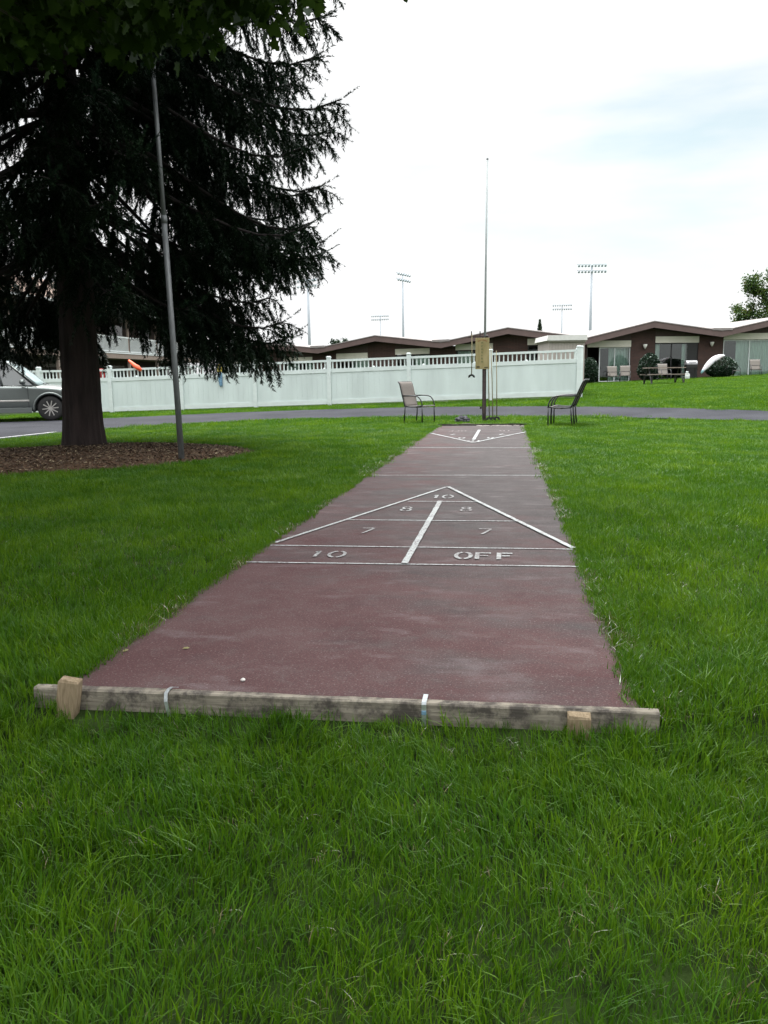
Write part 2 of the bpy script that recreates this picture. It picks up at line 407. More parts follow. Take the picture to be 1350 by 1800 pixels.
def paint_mat(lo=.74, hi=.84):
    m, nt, b = new_mat('worn_white_paint')
    n, l = nt.nodes, nt.links
    tc = n.new('ShaderNodeTexCoord')
    def N(s, d, loc=(0, 0, 0)):
        mp = n.new('ShaderNodeMapping'); mp.inputs['Location'].default_value = loc; l.new(tc.outputs['Object'], mp.inputs[0])
        x = n.new('ShaderNodeTexNoise'); x.inputs['Scale'].default_value = s; x.inputs['Detail'].default_value = d; x.inputs['Roughness'].default_value = .7
        l.new(mp.outputs[0], x.inputs['Vector']); return x.outputs[0]
    add = n.new('ShaderNodeMath'); add.operation = 'MULTIPLY_ADD'; add.inputs[1].default_value = .45
    l.new(N(3, 3), add.inputs[0]); l.new(N(75, 4, (3, 3, 3)), add.inputs[2])
    mr = n.new('ShaderNodeMapRange'); mr.inputs['From Min'].default_value = .56; mr.inputs['From Max'].default_value = .72
    mr.inputs['To Min'].default_value = 1; mr.inputs['To Max'].default_value = 1
    mr.inputs['From Min'].default_value = lo; mr.inputs['From Max'].default_value = hi; mr.inputs['To Min'].default_value = 1.0; mr.inputs['To Max'].default_value = .15
    l.new(add.outputs[0], mr.inputs['Value'])
    mx = n.new('ShaderNodeMix'); mx.data_type = 'RGBA'; l.new(mr.outputs[0], mx.inputs[0])
    mx.inputs[6].default_value = (.10, .075, .078, 1); mx.inputs[7].default_value = (.37, .395, .395, 1)
    l.new(mx.outputs[2], b.inputs['Base Color']); b.inputs['Roughness'].default_value = .7
    return m
m_paint = paint_mat(.69, .82); m_paint2 = paint_mat(.62, .80)
PZ = .0045
def line(name, a, b, w, zz=PZ):
    a = Vector((*a, 0)); b = Vector((*b, 0)); d = (b - a).normalized(); nrm = Vector((-d.y, d.x, 0))
    L = (b - a).length; k = max(2, int(L / .06)); mb_ = MB(); vs_ = []
    for i in range(k + 1):
        p = a.lerp(b, i / k)
        w1 = w * (.5 + .09 * noise.noise((p.x * 9, p.y * 9, 1.3))); w2 = w * (.5 + .09 * noise.noise((p.x * 9, p.y * 9, 7.3)))
        vs_ += [(p.x - nrm.x * w1, p.y - nrm.y * w1, zz), (p.x + nrm.x * w2, p.y + nrm.y * w2, zz)]
    mb_.add(vs_, [(2 * i, 2 * i + 2, 2 * i + 3, 2 * i + 1) for i in range(k)])
    return mb_.build(name, m_paint, parent=court)
line('baseline', (-.955, -.045), (.925, -.01), .021)
line('ten_off_line', (-.935, .44), (.925, .455), .020)
line('seven_eight_line', (-.632, 1.41), (.615, 1.425), .02)
line('eight_ten_line', (-.29, 2.36), (.318, 2.36), .022)
line('diagonal_line', (-.925, .52), (-.03, 3.285), .027, PZ + .002)
line('diagonal_line', (.93, .475), (-.012, 3.29), .033, PZ + .004)
line('centre_line', (-.03, -.03), (-.015, 2.355), .038, PZ + .006)
line('dead_line', (-.90, 4.25), (.915, 4.27), .025)
line('dead_line', (-.91, 7.82), (.91, 7.74), .03)
line('diagonal_line', (-.90, 11.15), (.02, 8.72), .045, PZ + .002)
line('diagonal_line', (.90, 11.25), (.02, 8.72), .045, PZ + .004)
line('centre_line', (.0, 9.3), (.015, 11.9), .055, PZ + .006)
m_faint = mat('nearly_gone_paint', (.19, .165, .165), rough=.8, var=.25, scale=30)
for (y, x0, x1) in ((9.65, -.3, .3), (10.5, -.62, .62), (11.4, -.93, .93), (11.95, -.93, .93)):
    o = line('faded_line', (x0, y), (x1, y), .022, PZ + .001); o.data.materials[0] = m_faint

def glyph(ch, c, h, w, flip=False, t=.018, m=None):
    """stencilled character; local x right, y up"""
    S = []   # list of polylines
    def arc(cx, cy, rx, ry, a0, a1, n=9): return [(cx + rx * math.cos(R(a0 + (a1 - a0) * i / n)), cy + ry * math.sin(R(a0 + (a1 - a0) * i / n))) for i in range(n + 1)]
    if ch == '1': S = [[(0, -.5), (0, .5)], [(-.22, .28), (-.06, .46)]]
    if ch in '0O': S = [arc(0, 0, .5, .5, -78, 78), arc(0, 0, .5, .5, 102, 258)]
    if ch == '7': S = [[(-.5, .45), (.5, .45)], [(.44, .36), (-.2, -.5)]]
    if ch == '8': S = [arc(0, .26, .4, .24, -80, 80, 6), arc(0, .26, .4, .24, 100, 260, 6), arc(0, -.25, .5, .26, -80, 80, 6), arc(0, -.25, .5, .26, 100, 260, 6)]
    if ch == 'F': S = [[(-.42, -.5), (-.42, .5)], [(-.24, .43), (.5, .43)], [(-.24, .02), (.32, .02)]]
    sg = -1 if flip else 1
    mb_ = MB()
    for pl in S:
        P = [Vector((c[0] + sg * x * w, c[1] + sg * y * h)) for x, y in pl]
        vs_ = []
        for i, p in enumerate(P):
            d = (P[min(i + 1, len(P) - 1)] - P[max(i - 1, 0)]).normalized(); nn = Vector((-d.y, d.x)) * t * .5
            vs_ += [(p.x - nn.x, p.y - nn.y, PZ + .0015), (p.x + nn.x, p.y + nn.y, PZ + .0015)]
        mb_.add(vs_, [(2 * i, 2 * i + 2, 2 * i + 3, 2 * i + 1) for i in range(len(P) - 1)])
    return mb_.build({'1': 'digit_one', '0': 'digit_zero', 'O': 'letter', 'F': 'letter', '7': 'digit_seven', '8': 'digit_eight'}[ch], m or m_paint, parent=court)
m_dig = m_paint2
glyph('1', (-.58, .20), .16, .07, t=.022, m=m_dig); glyph('0', (-.46, .20), .17, .09, t=.02, m=m_dig)
glyph('O', (.285, .22), .18, .085, t=.024, m=m_dig); glyph('F', (.40, .22), .18, .085, t=.026, m=m_dig); glyph('F', (.525, .22), .18, .085, t=.026, m=m_dig)
glyph('7', (-.41, .98), .20, .085, m=m_dig); glyph('7', (.39, 1.0), .20, .085, m=m_dig)
glyph('8', (-.25, 1.94), .20, .08, m=m_dig); glyph('8', (.22, 1.95), .20, .08, m=m_dig)
glyph('1', (-.07, 2.64), .19, .07, t=.026); glyph('0', (.03, 2.64), .2, .085)
for ch, c in (('1', (.09, 9.05)), ('0', (-.04, 9.05)), ('8', (-.22, 9.75)), ('8', (.27, 9.75)), ('7', (-.42, 10.65)), ('7', (.46, 10.65))):
    glyph(ch, c, .26, .1, flip=True, t=.03)
for ch, c in (('O', (-.28, 11.65)), ('F', (-.41, 11.65)), ('F', (-.53, 11.65)), ('1', (.58, 11.65)), ('0', (.46, 11.65))):
    glyph(ch, c, .2, .085, flip=True, t=.028, m=m_faint)

# ------------------------------------------------------------------ timber, stakes and straps at the near end
def wood_mat(name, c1, c2, dark, ax=(1, 14, 14), patch=.55):
    m, nt, b = new_mat(name); n, l = nt.nodes, nt.links
    tc = n.new('ShaderNodeTexCoord'); mp = n.new('ShaderNodeMapping'); mp.inputs['Scale'].default_value = ax; l.new(tc.outputs['Object'], mp.inputs[0])
    a = n.new('ShaderNodeTexNoise'); a.inputs['Scale'].default_value = 7; a.inputs['Detail'].default_value = 6; a.inputs['Distortion'].default_value = .6; l.new(mp.outputs[0], a.inputs['Vector'])
    cr = n.new('ShaderNodeValToRGB'); cr.color_ramp.elements[0].position = .35; cr.color_ramp.elements[0].color = (*c1, 1)
    cr.color_ramp.elements[1].position = .65; cr.color_ramp.elements[1].color = (*c2, 1); l.new(a.outputs[0], cr.inputs[0])
    p = n.new('ShaderNodeTexNoise'); p.inputs['Scale'].default_value = 9; p.inputs['Detail'].default_value = 7; p.inputs['Roughness'].default_value = .7; l.new(tc.outputs['Object'], p.inputs['Vector'])
    mr = n.new('ShaderNodeMapRange'); mr.inputs['From Min'].default_value = patch - .06; mr.inputs['From Max'].default_value = patch + .08; l.new(p.outputs[0], mr.inputs['Value'])
    mx = n.new('ShaderNodeMix'); mx.data_type = 'RGBA'; l.new(mr.outputs[0], mx.inputs[0]); l.new(cr.outputs[0], mx.inputs[6]); mx.inputs[7].default_value = (*dark, 1)
    l.new(mx.outputs[2], b.inputs['Base Color']); b.inputs['Roughness'].default_value = .85; b.inputs['Specular IOR Level'].default_value = .2
    bp = n.new('ShaderNodeBump'); bp.inputs['Strength'].default_value = .6; bp.inputs['Distance'].default_value = .004; l.new(a.outputs[0], bp.inputs['Height']); l.new(bp.outputs[0], b.inputs['Normal'])
    return m
m_board = wood_mat('weathered_timber', (.18, .16, .13), (.30, .27, .22), (.075, .066, .058), patch=.50)
m_stake = wood_mat('stake_wood', (.19, .145, .09), (.29, .225, .15), (.14, .10, .06), ax=(16, 16, 2), patch=.66)
def warped_bar(name, x0, x1, y0, y1, z0, z1, m, n=30, amp=.004, parent=None, seed=0.):
    """long timber with slightly uneven arrises"""
    vs_, fs = [], []
    for i in range(n + 1):
        x = x0 + (x1 - x0) * i / n
        def j(k): return amp * noise.noise((x * 5.0, k * 3.7 + seed, 0))
        c = .005
        ring = [(y0 + j(1), z0), (y0 + j(2), z1 - c + j(5)), (y0 + c + j(2), z1 + j(3)), (y1 - c, z1 + j(4)), (y1, z1 - c), (y1, z0)]
        vs_ += [(x, y, z) for y, z in ring]
    for i in range(n):
        for k in range(6):
            a, b = i * 6 + k, i * 6 + (k + 1) % 6
            fs.append((a, b, b + 6, a + 6))
    fs.append((5, 4, 3, 2, 1, 0)); fs.append(tuple(n * 6 + k for k in range(6)))
    mb_ = MB(); mb_.add(vs_, fs)
    return mb_.build(name, m, parent=parent)
edge = empty('edging_board', (0, -2.0, 0))
o1 = warped_bar('timber', -1.065, .995, -2.027, -1.989, -.16, .006, m_board, parent=edge)
world_parts(edge)
tag(edge, 'weathered grey brown timber board lying across the near end of the court', 'edging board')
def stake(x, y, zt, w, tilt, label, lean=0):
    mb_ = MB()
    h = .30
    rot = Matrix.Rotation(R(tilt), 3, 'Y') @ Matrix.Rotation(R(lean), 3, 'X')
    hw, hd = w / 2, .017
    p = [(-hw * .5, -hd, -h), (hw * .5, -hd, -h), (hw * .5, hd, -h), (-hw * .5, hd, -h), (-hw, -hd, -.08), (hw, -hd, -.08), (hw, hd, -.08), (-hw, hd, -.08),
         (-hw, -hd, -.012), (hw, -hd, -.012), (hw, hd, 0), (-hw, hd, 0), (-hw * .82, -hd * .8, -.002), (hw * .86, -hd * .8, -.006), (hw * .86, hd, .0), (-hw * .82, hd, .002)]
    fs = [(3, 2, 1, 0)]
    for a, b in ((0, 4), (4, 8), (8, 12)):
        for k in range(4): fs.append((a + k, a + (k + 1) % 4, b + (k + 1) % 4, b + k))
    fs.append((12, 13, 14, 15))
    mb_.add([rot @ Vector(q) + Vector((x, y, zt)) for q in p], fs)
    o = mb_.build('wooden_stake', m_stake)
    return tag(o, label, 'stake', 'wooden stakes holding the near board')
stake(-.915, -2.048, .050, .070, 6, 'tan wooden stake rising above the left end of the near board', lean=-6)
stake(.752, -2.048, .001, .070, 0, 'tan wooden stake flush with the top of the near board at its right', lean=0)
m_galv = mat('galvanised_steel', (.50, .54, .56), rough=.38, var=.2, scale=60, metal=.75)
m_strap_blue = mat('blue_tape', (.16, .30, .42), rough=.5)
def strap(x, w, prof, name, label, tw=0.):
    vs_ = []; t = .0018
    for (y, z, dx) in prof: vs_ += [(x - w / 2 + dx, y, z), (x + w / 2 + dx, y, z)]
    m_ = MB(); k = len(prof)
    m_.add(vs_, [(2 * i, 2 * i + 1, 2 * i + 3, 2 * i + 2) for i in range(k - 1)])
    o = m_.build(name, m_galv); s_ = o.modifiers.new('thickness', 'SOLIDIFY'); s_.thickness = t; s_.offset = 0
    return tag(o, label, 'metal strap', 'metal straps over the near board')
strap(-.585, .012, [(-1.975, .006, .012), (-1.985, .010, .006), (-1.995, .013, .002), (-2.015, .014, 0), (-2.032, .006, -.003), (-2.040, -.02, -.002), (-2.042, -.06, .006), (-2.044, -.12, .016)], 'metal_strap', 'bent shiny metal strap over the near board beside the left stake')
sp = strap(.272, .015, [(-1.962, .0105, 0), (-1.985, .0105, 0), (-2.01, .011, 0), (-2.030, .0105, 0), (-2.0335, .004, 0), (-2.034, -.03, 0), (-2.034, -.12, 0)], 'metal_strap', 'short bright metal strap over the middle of the near board')
mb = MB().box((.272, -2.0365, -.022), (.0148, .003, .012)); o = mb.build('tape_band', m_strap_blue, parent=sp)
m_dark_timber = mat('dark_rotting_timber', (.05, .045, .035), rough=.95, var=.4, scale=12, bump=.8)
far_edge = warped_bar('far_edging_board', -.93, .97, 13.53, 13.63, -.1, .035, m_dark_timber, n=24, amp=.02, seed=4.)
tag(far_edge, 'low dark rotting timber edging the far end of the court', 'edging board')
# loose pale flakes on the far end of the slab
m_flake = mat('pale_flakes', (.52, .48, .44), rough=.9)
mb = MB()
for i in range(26):
    x, y = rnd.uniform(-.1, .9), rnd.uniform(13.3, 13.47)
    a = rnd.uniform(0, 3.1); s_ = rnd.uniform(.015, .04)
    mb.box((x, y, .006), (s_ * 2.2, s_, .01), Matrix.Rotation(a * .2, 3, 'Z'))
tag(mb.build('concrete_flakes', m_flake), 'pale broken flakes along the far end of the court', kind='stuff')
# small litter lying on the near court
m_pebble = mat('white_pebble', (.6, .58, .55), rough=.7)
m_yleaf = mat('yellow_leaf', (.17, .155, .06), rough=.7, var=.3, scale=60)
m_bleaf = mat('brown_leaf', (.06, .045, .03), rough=.8, var=.3, scale=60)
def leafbit(name, x, y, L, a, m, label):
    mb_ = MB(); rot = Matrix.Rotation(a, 3, 'Z')
    P = [(-.5, 0, .001), (-.2, .22, .004), (.2, .2, .005), (.5, 0, .002), (.2, -.2, .001), (-.2, -.22, .002), (0, 0, .006)]
    P = [rot @ Vector((p[0] * L, p[1] * L, p[2])) + Vector((x, y, .003)) for p in P]
    mb_.add(P, [(0, 6, 1), (1, 6, 2), (2, 6, 3), (3, 6, 4), (4, 6, 5), (5, 6, 0)])
    o = mb_.build(name, m); return tag(o, label, 'leaf')
leafbit('fallen_leaf', -.70, -1.57, .03, .4, m_yleaf, 'small yellow leaf lying on the left of the near court')
leafbit('fallen_leaf', -.925, -1.62, .03, 1.2, m_yleaf, 'tiny pale leaf close to the left grass edge of the near court')
mb = MB().lathe([(.002, 0), (.008, .003), (.009, .007), (.004, .011)], (-.37, -1.885, .001), 7)
tag(mb.build('pebble', m_pebble), 'tiny white pebble on the court near the front board', 'pebble')

# ------------------------------------------------------------------ mulch bed under the spruce
m_mulch = mat('mulch_bed', (.075, .045, .028), rough=1, var=.5, scale=14, bump=1.0, bscale=40, spec=.1)
MC = np.mean(np.array(MULCH), axis=0)
rings = [0, .3, .55, .75, .9, 1.0]
MP = resample(MULCH + [MULCH[0]], 91)[:-1]
vs_ = [(MC[0], MC[1], .10)]; fs = []
for ri_, q in enumerate(rings[1:]):
    for p in MP:
        x, y = MC[0] + (p[0] - MC[0]) * q, MC[1] + (p[1] - MC[1]) * q
        z = .10 * (1 - q ** 3) - .025 * q + .012 * noise.noise((x * 3, y * 3, 0)) * (1 - q)
        vs_.append((x, y, z))
nM = len(MP)
for k in range(nM): fs.append((0, 1 + k, 1 + (k + 1) % nM))
for r_ in range(len(rings) - 2):
    for k in range(nM):
        a, b = 1 + r_ * nM + k, 1 + r_ * nM + (k + 1) % nM
        fs.append((a, a + nM, b + nM, b))
mb = MB(); mb.add(vs_, fs)
mulch = mb.build('mulch_bed', m_mulch, smooth=True); tag(mulch, kind='structure', label='brown wood chip bed around the spruce trunk')
def mulch_z(x, y):
    d = math.hypot(x - MC[0], y - MC[1]); best = 0
    a = math.atan2(y - MC[1], x - MC[0])
    k = int(np.argmin(np.abs(np.angle(np.exp(1j * (MPA - a)))))); q = d / max(.1, MPD[k])
    return .10 * (1 - min(q, 1.05) ** 3) - .025 * q
MPA = np.arctan2(MP[:, 1] - MC[1], MP[:, 0] - MC[0]); MPD = np.hypot(MP[:, 0] - MC[0], MP[:, 1] - MC[1])
def chip_mat():
    m, nt, b = new_mat('wood_chips'); n, l = nt.nodes, nt.links
    g = n.new('ShaderNodeNewGeometry'); cr = n.new('ShaderNodeValToRGB')
    cr.color_ramp.elements[0].position = 0; cr.color_ramp.elements[0].color = (.03, .02, .012, 1)
    cr.color_ramp.elements[1].position = 1; cr.color_ramp.elements[1].color = (.30, .25, .16, 1)
    e = cr.color_ramp.elements.new(.6); e.color = (.095, .06, .036, 1)
    e = cr.color_ramp.elements.new(.85); e.color = (.15, .11, .065, 1)
    l.new(g.outputs['Random Per Island'], cr.inputs[0]); l.new(cr.outputs[0], b.inputs['Base Color']); b.inputs['Roughness'].default_value = .9
    return m
m_chip = chip_mat()
V, Fq = [], []
cnt = 0
for i in range(26000):
    x, y = rnd.uniform(-9.7, -3.0), rnd.uniform(3.8, 9.1)
    k = 1.0
    a = math.atan2(y - MC[1], x - MC[0]); kk = int(np.argmin(np.abs(np.angle(np.exp(1j * (MPA - a))))))
    q = math.hypot(x - MC[0], y - MC[1]) / MPD[kk]
    if q > 1.0 + rnd.uniform(-.02, .06): continue
    z = .10 * (1 - min(q, 1.0) ** 3) - .025 * q + rnd.uniform(.0, .02)
    L, w = rnd.uniform(.008, .028), rnd.uniform(.004, .011)
    rot = Matrix.Rotation(rnd.uniform(0, 6.28), 3, 'Z') @ Matrix.Rotation(rnd.uniform(-.6, .6), 3, 'Y') @ Matrix.Rotation(rnd.uniform(-.8, .8), 3, 'X')
    for p in ((-L, -w, 0), (L, -w * .6, 0), (L * .8, w, 0), (-L * .9, w * .8, 0)):
        v_ = rot @ Vector(p); V.append((v_.x + x, v_.y + y, v_.z + z))
    Fq.append((4 * cnt, 4 * cnt + 1, 4 * cnt + 2, 4 * cnt + 3)); cnt += 1
tag(np_mesh('wood_chips', V, Fq, m_chip), 'loose wood chips covering the bed under the spruce', kind='stuff')

# ------------------------------------------------------------------ white vinyl fence
m_vinyl = mat('white_vinyl', (.62, .685, .675), rough=.5, var=.07, scale=2.5, coords='Object', stretch=(1, 1, 3))
m_vinyl_panel = mat('white_vinyl_boards', (.58, .655, .645), rough=.55, var=.09, scale=1.2, stretch=(1.5, 1, .4))
FY = 22.33
fx = [2.76, .04, -2.56, -5.17, -7.67, -10.21, -12.73, -15.3, -17.85, -20.4]
fz = lambda x: .305 + .0234 * x if x > -12.8 else .305 + .0234 * -12.8
H = 1.56
fence = empty('vinyl_fence', (fx[0], FY, fz(fx[0])))
tag(fence, 'long white vinyl privacy fence with open baluster top across the far side of the driveway', 'fence')
base_me = {}
def part_mesh(key, mk):
    if key not in base_me: base_me[key] = mk()
    return base_me[key]
def mk_me(name, mb_, m):
    o = mb_.build(name, m); me = o.data; bpy.data.objects.remove(o); return me
def inst(name, me, parent, loc, rz=0., scale=(1, 1, 1)):
    o = bpy.data.objects.new(name, me); COL.objects.link(o); o.parent = parent
    o.location = loc; o.rotation_euler = (0, 0, rz); o.scale = scale
    return o
me_post = mk_me('post', MB().box((0, 0, H / 2 - .03), (.127, .127, H + .02)), m_vinyl)
me_cap = mk_me('cap', MB().box((0, 0, .012), (.15, .15, .024)).hexa([(-.062, -.062, .024), (.062, -.062, .024), (.062, .062, .024), (-.062, .062, .024), (-.045, -.045, .05), (.045, -.045, .05), (.045, .045, .05), (-.045, .045, .05)]), m_vinyl)
me_bal = mk_me('baluster', MB().box((0, 0, .11), (.038, .022, .24)), m_vinyl)
me_knob = mk_me('knob', MB().lathe([(.03, 0), (.034, .05), (.055, .06), (.055, .08), (.012, .13)], n=8), m_vinyl)
def fence_run(P, root, x_origin):
    """P: list of (x, y, z) post feet; parts are placed relative to the root's foot"""
    O = root.location
    for i, p in enumerate(P):
        po = inst('post', me_post, root, (p[0] - O.x, p[1] - O.y, p[2] - O.z))
        inst('cap', me_cap, po, (0, 0, H - .02))
    for a, b in zip(P[:-1], P[1:]):
        a, b = Vector(a), Vector(b); d = (b - a); L = math.hypot(d.x, d.y); e = Vector((d.x / L, d.y / L, 0)); nr = Vector((e.y, -e.x, 0)); sl = d.z / L
        def rail(name, z0, z1, th, m, off=.064):
            s0, s1 = off, L - off
            q = []
            for z in (z0, z1):
                for s_, t_ in ((s0, -th / 2), (s1, -th / 2), (s1, th / 2), (s0, th / 2)):
                    v_ = a + e * s_ + nr * t_; q.append((v_.x - O.x, v_.y - O.y, a.z + sl * s_ + z - O.z))
            return MB().hexa(q).build(name, m, parent=root)
        rail('bottom_rail', .05, .19, .05, m_vinyl)
        rail('mid_rail', 1.06, 1.185, .052, m_vinyl)
        rail('top_rail', 1.40, 1.47, .06, m_vinyl)
        # tongue and groove boards: one panel with real grooves
        nb = 14; mbp = MB(); w = (L - .13) / nb
        for k in range(nb):
            s0, s1 = .065 + k * w + .003, .065 + (k + 1) * w - .003
            q = []
            for z in (.17, 1.08):
                for s_, t_ in ((s0, -.011), (s1, -.011), (s1, .011), (s0, .011)):
                    v_ = a + e * s_ + nr * t_; q.append((v_.x - O.x, v_.y - O.y, a.z + sl * s_ + z - O.z))
            o = MB().hexa(q).build('board', m_vinyl_panel, parent=root) if False else mbp.hexa(q)
        q = []
        for z in (.17, 1.08):
            for s_, t_ in ((.065, -.006), (L - .065, -.006), (L - .065, .006), (.065, .006)):
                v_ = a + e * s_ + nr * t_; q.append((v_.x - O.x, v_.y - O.y, a.z + sl * s_ + z - O.z))
        mbp.hexa(q)
        mbp.build('board_panel', m_vinyl_panel, parent=root)
        nbal = 19
        for k in range(nbal):
            s_ = .065 + (L - .13) * (k + .5) / nbal; v_ = a + e * s_
            inst('baluster', me_bal, root, (v_.x - O.x, v_.y - O.y, a.z + sl * s_ + 1.175 - O.z), math.atan2(e.y, e.x))
fence_run([(x, FY, fz(x)) for x in fx], fence, 0)
for k in range(9):
    x = 1.15 - 1.62 * k
    inst('knob', me_knob, fence, (x - fx[0], .07, fz(x) + 1.10 - fz(fx[0])))
fence_r = empty('vinyl_fence', (2.86, 22.75, fz(2.9)))
tag(fence_r, 'short white vinyl fence return running back from the right corner post', 'fence')
fence_run([(2.86, 22.75, fz(2.9)), (2.99, 25.2, .42), (3.16, 27.7, .46), (3.33, 30.1, .5)], fence_r, 0)

# cloth draped over the fence -----------------------------------------
def cloth_mat(name, c_top, c_bot, zmid, spots=(.2, .2, .25)):
    m, nt, b = new_mat(name); n, l = nt.nodes, nt.links
    tc = n.new('ShaderNodeTexCoord'); sp_ = n.new('ShaderNodeSeparateXYZ'); l.new(tc.outputs['Object'], sp_.inputs[0])
    ns = n.new('ShaderNodeTexNoise'); ns.inputs['Scale'].default_value = 22; l.new(tc.outputs['Object'], ns.inputs['Vector'])
    mr = n.new('ShaderNodeMapRange'); mr.inputs['From Min'].default_value = zmid - .03; mr.inputs['From Max'].default_value = zmid + .03; l.new(sp_.outputs['Z'], mr.inputs['Value'])
    mx = n.new('ShaderNodeMix'); mx.data_type = 'RGBA'; l.new(mr.outputs[0], mx.inputs[0]); mx.inputs[6].default_value = (*c_bot, 1); mx.inputs[7].default_value = (*c_top, 1)
    m2 = n.new('ShaderNodeMix'); m2.data_type = 'RGBA'; r2 = n.new('ShaderNodeMapRange'); r2.inputs['From Min'].default_value = .5; r2.inputs['From Max'].default_value = .6; r2.inputs['To Max'].default_value = .6
    l.new(ns.outputs[0], r2.inputs['Value']); l.new(r2.outputs[0], m2.inputs[0]); l.new(mx.outputs[2], m2.inputs[6]); m2.inputs[7].default_value = (*spots, 1)
    l.new(m2.outputs[2], b.inputs['Base Color']); b.inputs['Roughness'].default_value = .95
    return m
def drape(name, x, w, zf, zb, ztop, m, label, cat, skew=0., yb=FY):
    n1, n2 = 12, 22; vs_ = []
    for i in range(n2 + 1):
        t_ = i / n2
        Lf, Lb = ztop - zf, ztop - zb
        s_ = t_ * (Lf + Lb + .07)
        if s_ < Lf: y0, z0 = yb - .045, zf + s_
        elif s_ < Lf + .08: y0, z0 = yb - .045 + (s_ - Lf) * 1.1, ztop + .012
        else: y0, z0 = yb + .045, ztop - (s_ - Lf - .08)
        nar = 1 - .45 * (1 - min(1, (z0 - zf) / .55)) if s_ < Lf else 1
        for j in range(n1 + 1):
            u = j / n1 - .5
            fold = .02 * math.sin(u * 17 + z0 * 4) * min(1, (ztop - z0) * 5 + .2)
            vs_.append((x + u * w * nar + skew * (ztop - z0), y0 - abs(fold) * (1 if s_ < Lf else -1), z0 + (.03 * math.sin(u * 9) if i == 0 else 0)))
    fs = [(i * (n1 + 1) + j, i * (n1 + 1) + j + 1, (i + 1) * (n1 + 1) + j + 1, (i + 1) * (n1 + 1) + j) for i in range(n2) for j in range(n1)]
    mb_ = MB(); mb_.add(vs_, fs); o = mb_.build(name, m, smooth=True)
    s_ = o.modifiers.new('thickness', 'SOLIDIFY'); s_.thickness = .006
    return tag(o, label, cat)
zt = fz(-8.86) + 1.475
drape('towel', -8.86, .17, zt - .72, zt - .2, zt, cloth_mat('towel_cloth', (.55, .45, .06), (.16, .30, .42), zt - .26, (.07, .12, .22)), 'yellow and blue towel hanging over the top rail of the white fence', 'towel', skew=.06)
zt = fz(-11.75) + 1.475
m_orange = mat('orange_plastic', (.85, .12, .045), rough=.45, var=.15, scale=8)
mb = MB().tube([(-12.02, FY - .02, zt + .26), (-11.92, FY - .03, zt + .17), (-11.80, FY - .05, zt + .07), (-11.68, FY - .06, zt + .0), (-11.58, FY - .055, zt - .09)], [.03, .06, .075, .085, .05], 8)
tag(mb.build('pool_float', m_orange, smooth=True), 'bright orange limp pool float slung over the left part of the white fence', 'pool float')
m_red = mat('red_cloth', (.5, .06, .06), rough=.8)
drape('red_towel', -13.15, .30, zt - .28, zt - .5, zt - .02, m_red, 'red cloth hung on the white fence right behind the spruce trunk', 'towel', yb=FY + .12)

# ------------------------------------------------------------------ score post with board, arm and cues
m_pole = mat('grey_pole_paint', (.12, .13, .135), rough=.5, var=.2, scale=30, stretch=(1, 1, .2))
m_pole2 = mat('light_grey_pole', (.30, .33, .33), rough=.5, var=.15, scale=30, stretch=(1, 1, .2))
m_post = mat('dark_iron_post', (.028, .018, .018), rough=.5, var=.3, scale=20)
m_poststripe = mat('pinkish_worn_metal', (.24, .15, .16), rough=.5, var=.3, scale=25)
PX, PY = .03, 14.93
sp_root = empty('score_post', (PX, PY, tz(PX, PY)))
tag(sp_root, 'dark iron post with yellowed score board and tall thin grey pole at the far end', 'score post')
mb = MB()
mb.box((PX - .028, PY, .93), (.035, .045, 1.98)); mb.box((PX + .022, PY, .93), (.042, .045, 1.98))
mb.box((PX - .003, PY + .006, .93), (.02, .03, 1.9))
mb.build('post', m_post, parent=sp_root)
mb = MB().box((PX - .004, PY - .014, .9), (.011, .006, 1.4)); mb.build('wear_stripe', m_poststripe, parent=sp_root)
mb = MB().tube([(PX + .005, PY + .05, 1.2), (PX + .02, PY + .06, 3.4), (PX + .045, PY + .085, 5.78)], [.028, .024, .019], 10); mb.build('pole', m_pole2, parent=sp_root, smooth=True)
mb = MB().lathe([(.021, 0), (.024, .01), (.02, .03), (.006, .04)], (PX + .045, PY + .085, 5.78), 10); mb.build('pole_cap', m_pole, parent=sp_root, smooth=True)
m_sboard = mat('yellowed_board', (.30, .25, .10), rough=.75, var=.22, scale=5, stretch=(2.5, 1, .6), bump=.15, col2=(.36, .30, .15))
mb = MB().box((PX - .045, PY - .045, 1.56), (.315, .025, .70)); sb = mb.build('score_board', m_sboard, parent=sp_root, bevel=.004)
m_green = mat('faded_green_print', (.10, .13, .05), rough=.8)
m_redp = mat('faded_red_print', (.33, .16, .07), rough=.8)
# the column of worn characters down the middle of the board, and the arc over it
for k, zc in enumerate((1.80, 1.725, 1.655, 1.585, 1.515, 1.445, 1.375)):
    g_ = MB(); x0 = PX - .05; y0 = PY - .0592; a_ = .014
    g_.box((x0 - a_, y0, zc), (.008, .002, .038))
    if k % 2: g_.box((x0 + .001, y0, zc + .015), (.022, .002, .007))
    g_.box((x0 + .001, y0, zc), (.022, .002, .007))
    if k % 3 != 1: g_.box((x0 + a_, y0, zc - (.01 if k % 2 else 0)), (.008, .002, .02 if k % 2 else .038))
    g_.build('letter', m_green, parent=sb)
arc = MB()
for k in range(9):
    a_ = R(20 + 140 * k / 8); arc.box((PX - .045 + .10 * math.cos(a_), PY - .0592, 1.815 + .05 * math.sin(a_)), (.03, .002, .016), Matrix.Rotation(-(a_ - R(90)), 3, 'Y'))
arc.build('painted_arc', m_redp, parent=sb)
m_dk = mat('dark_smudge', (.07, .06, .035), rough=.9)
sm = MB().box((PX - .14, PY - .0592, 1.26), (.07, .002, .035)).box((PX + .04, PY - .0592, 1.245), (.08, .002, .02)); sm.build('smudge', m_dk, parent=sb)
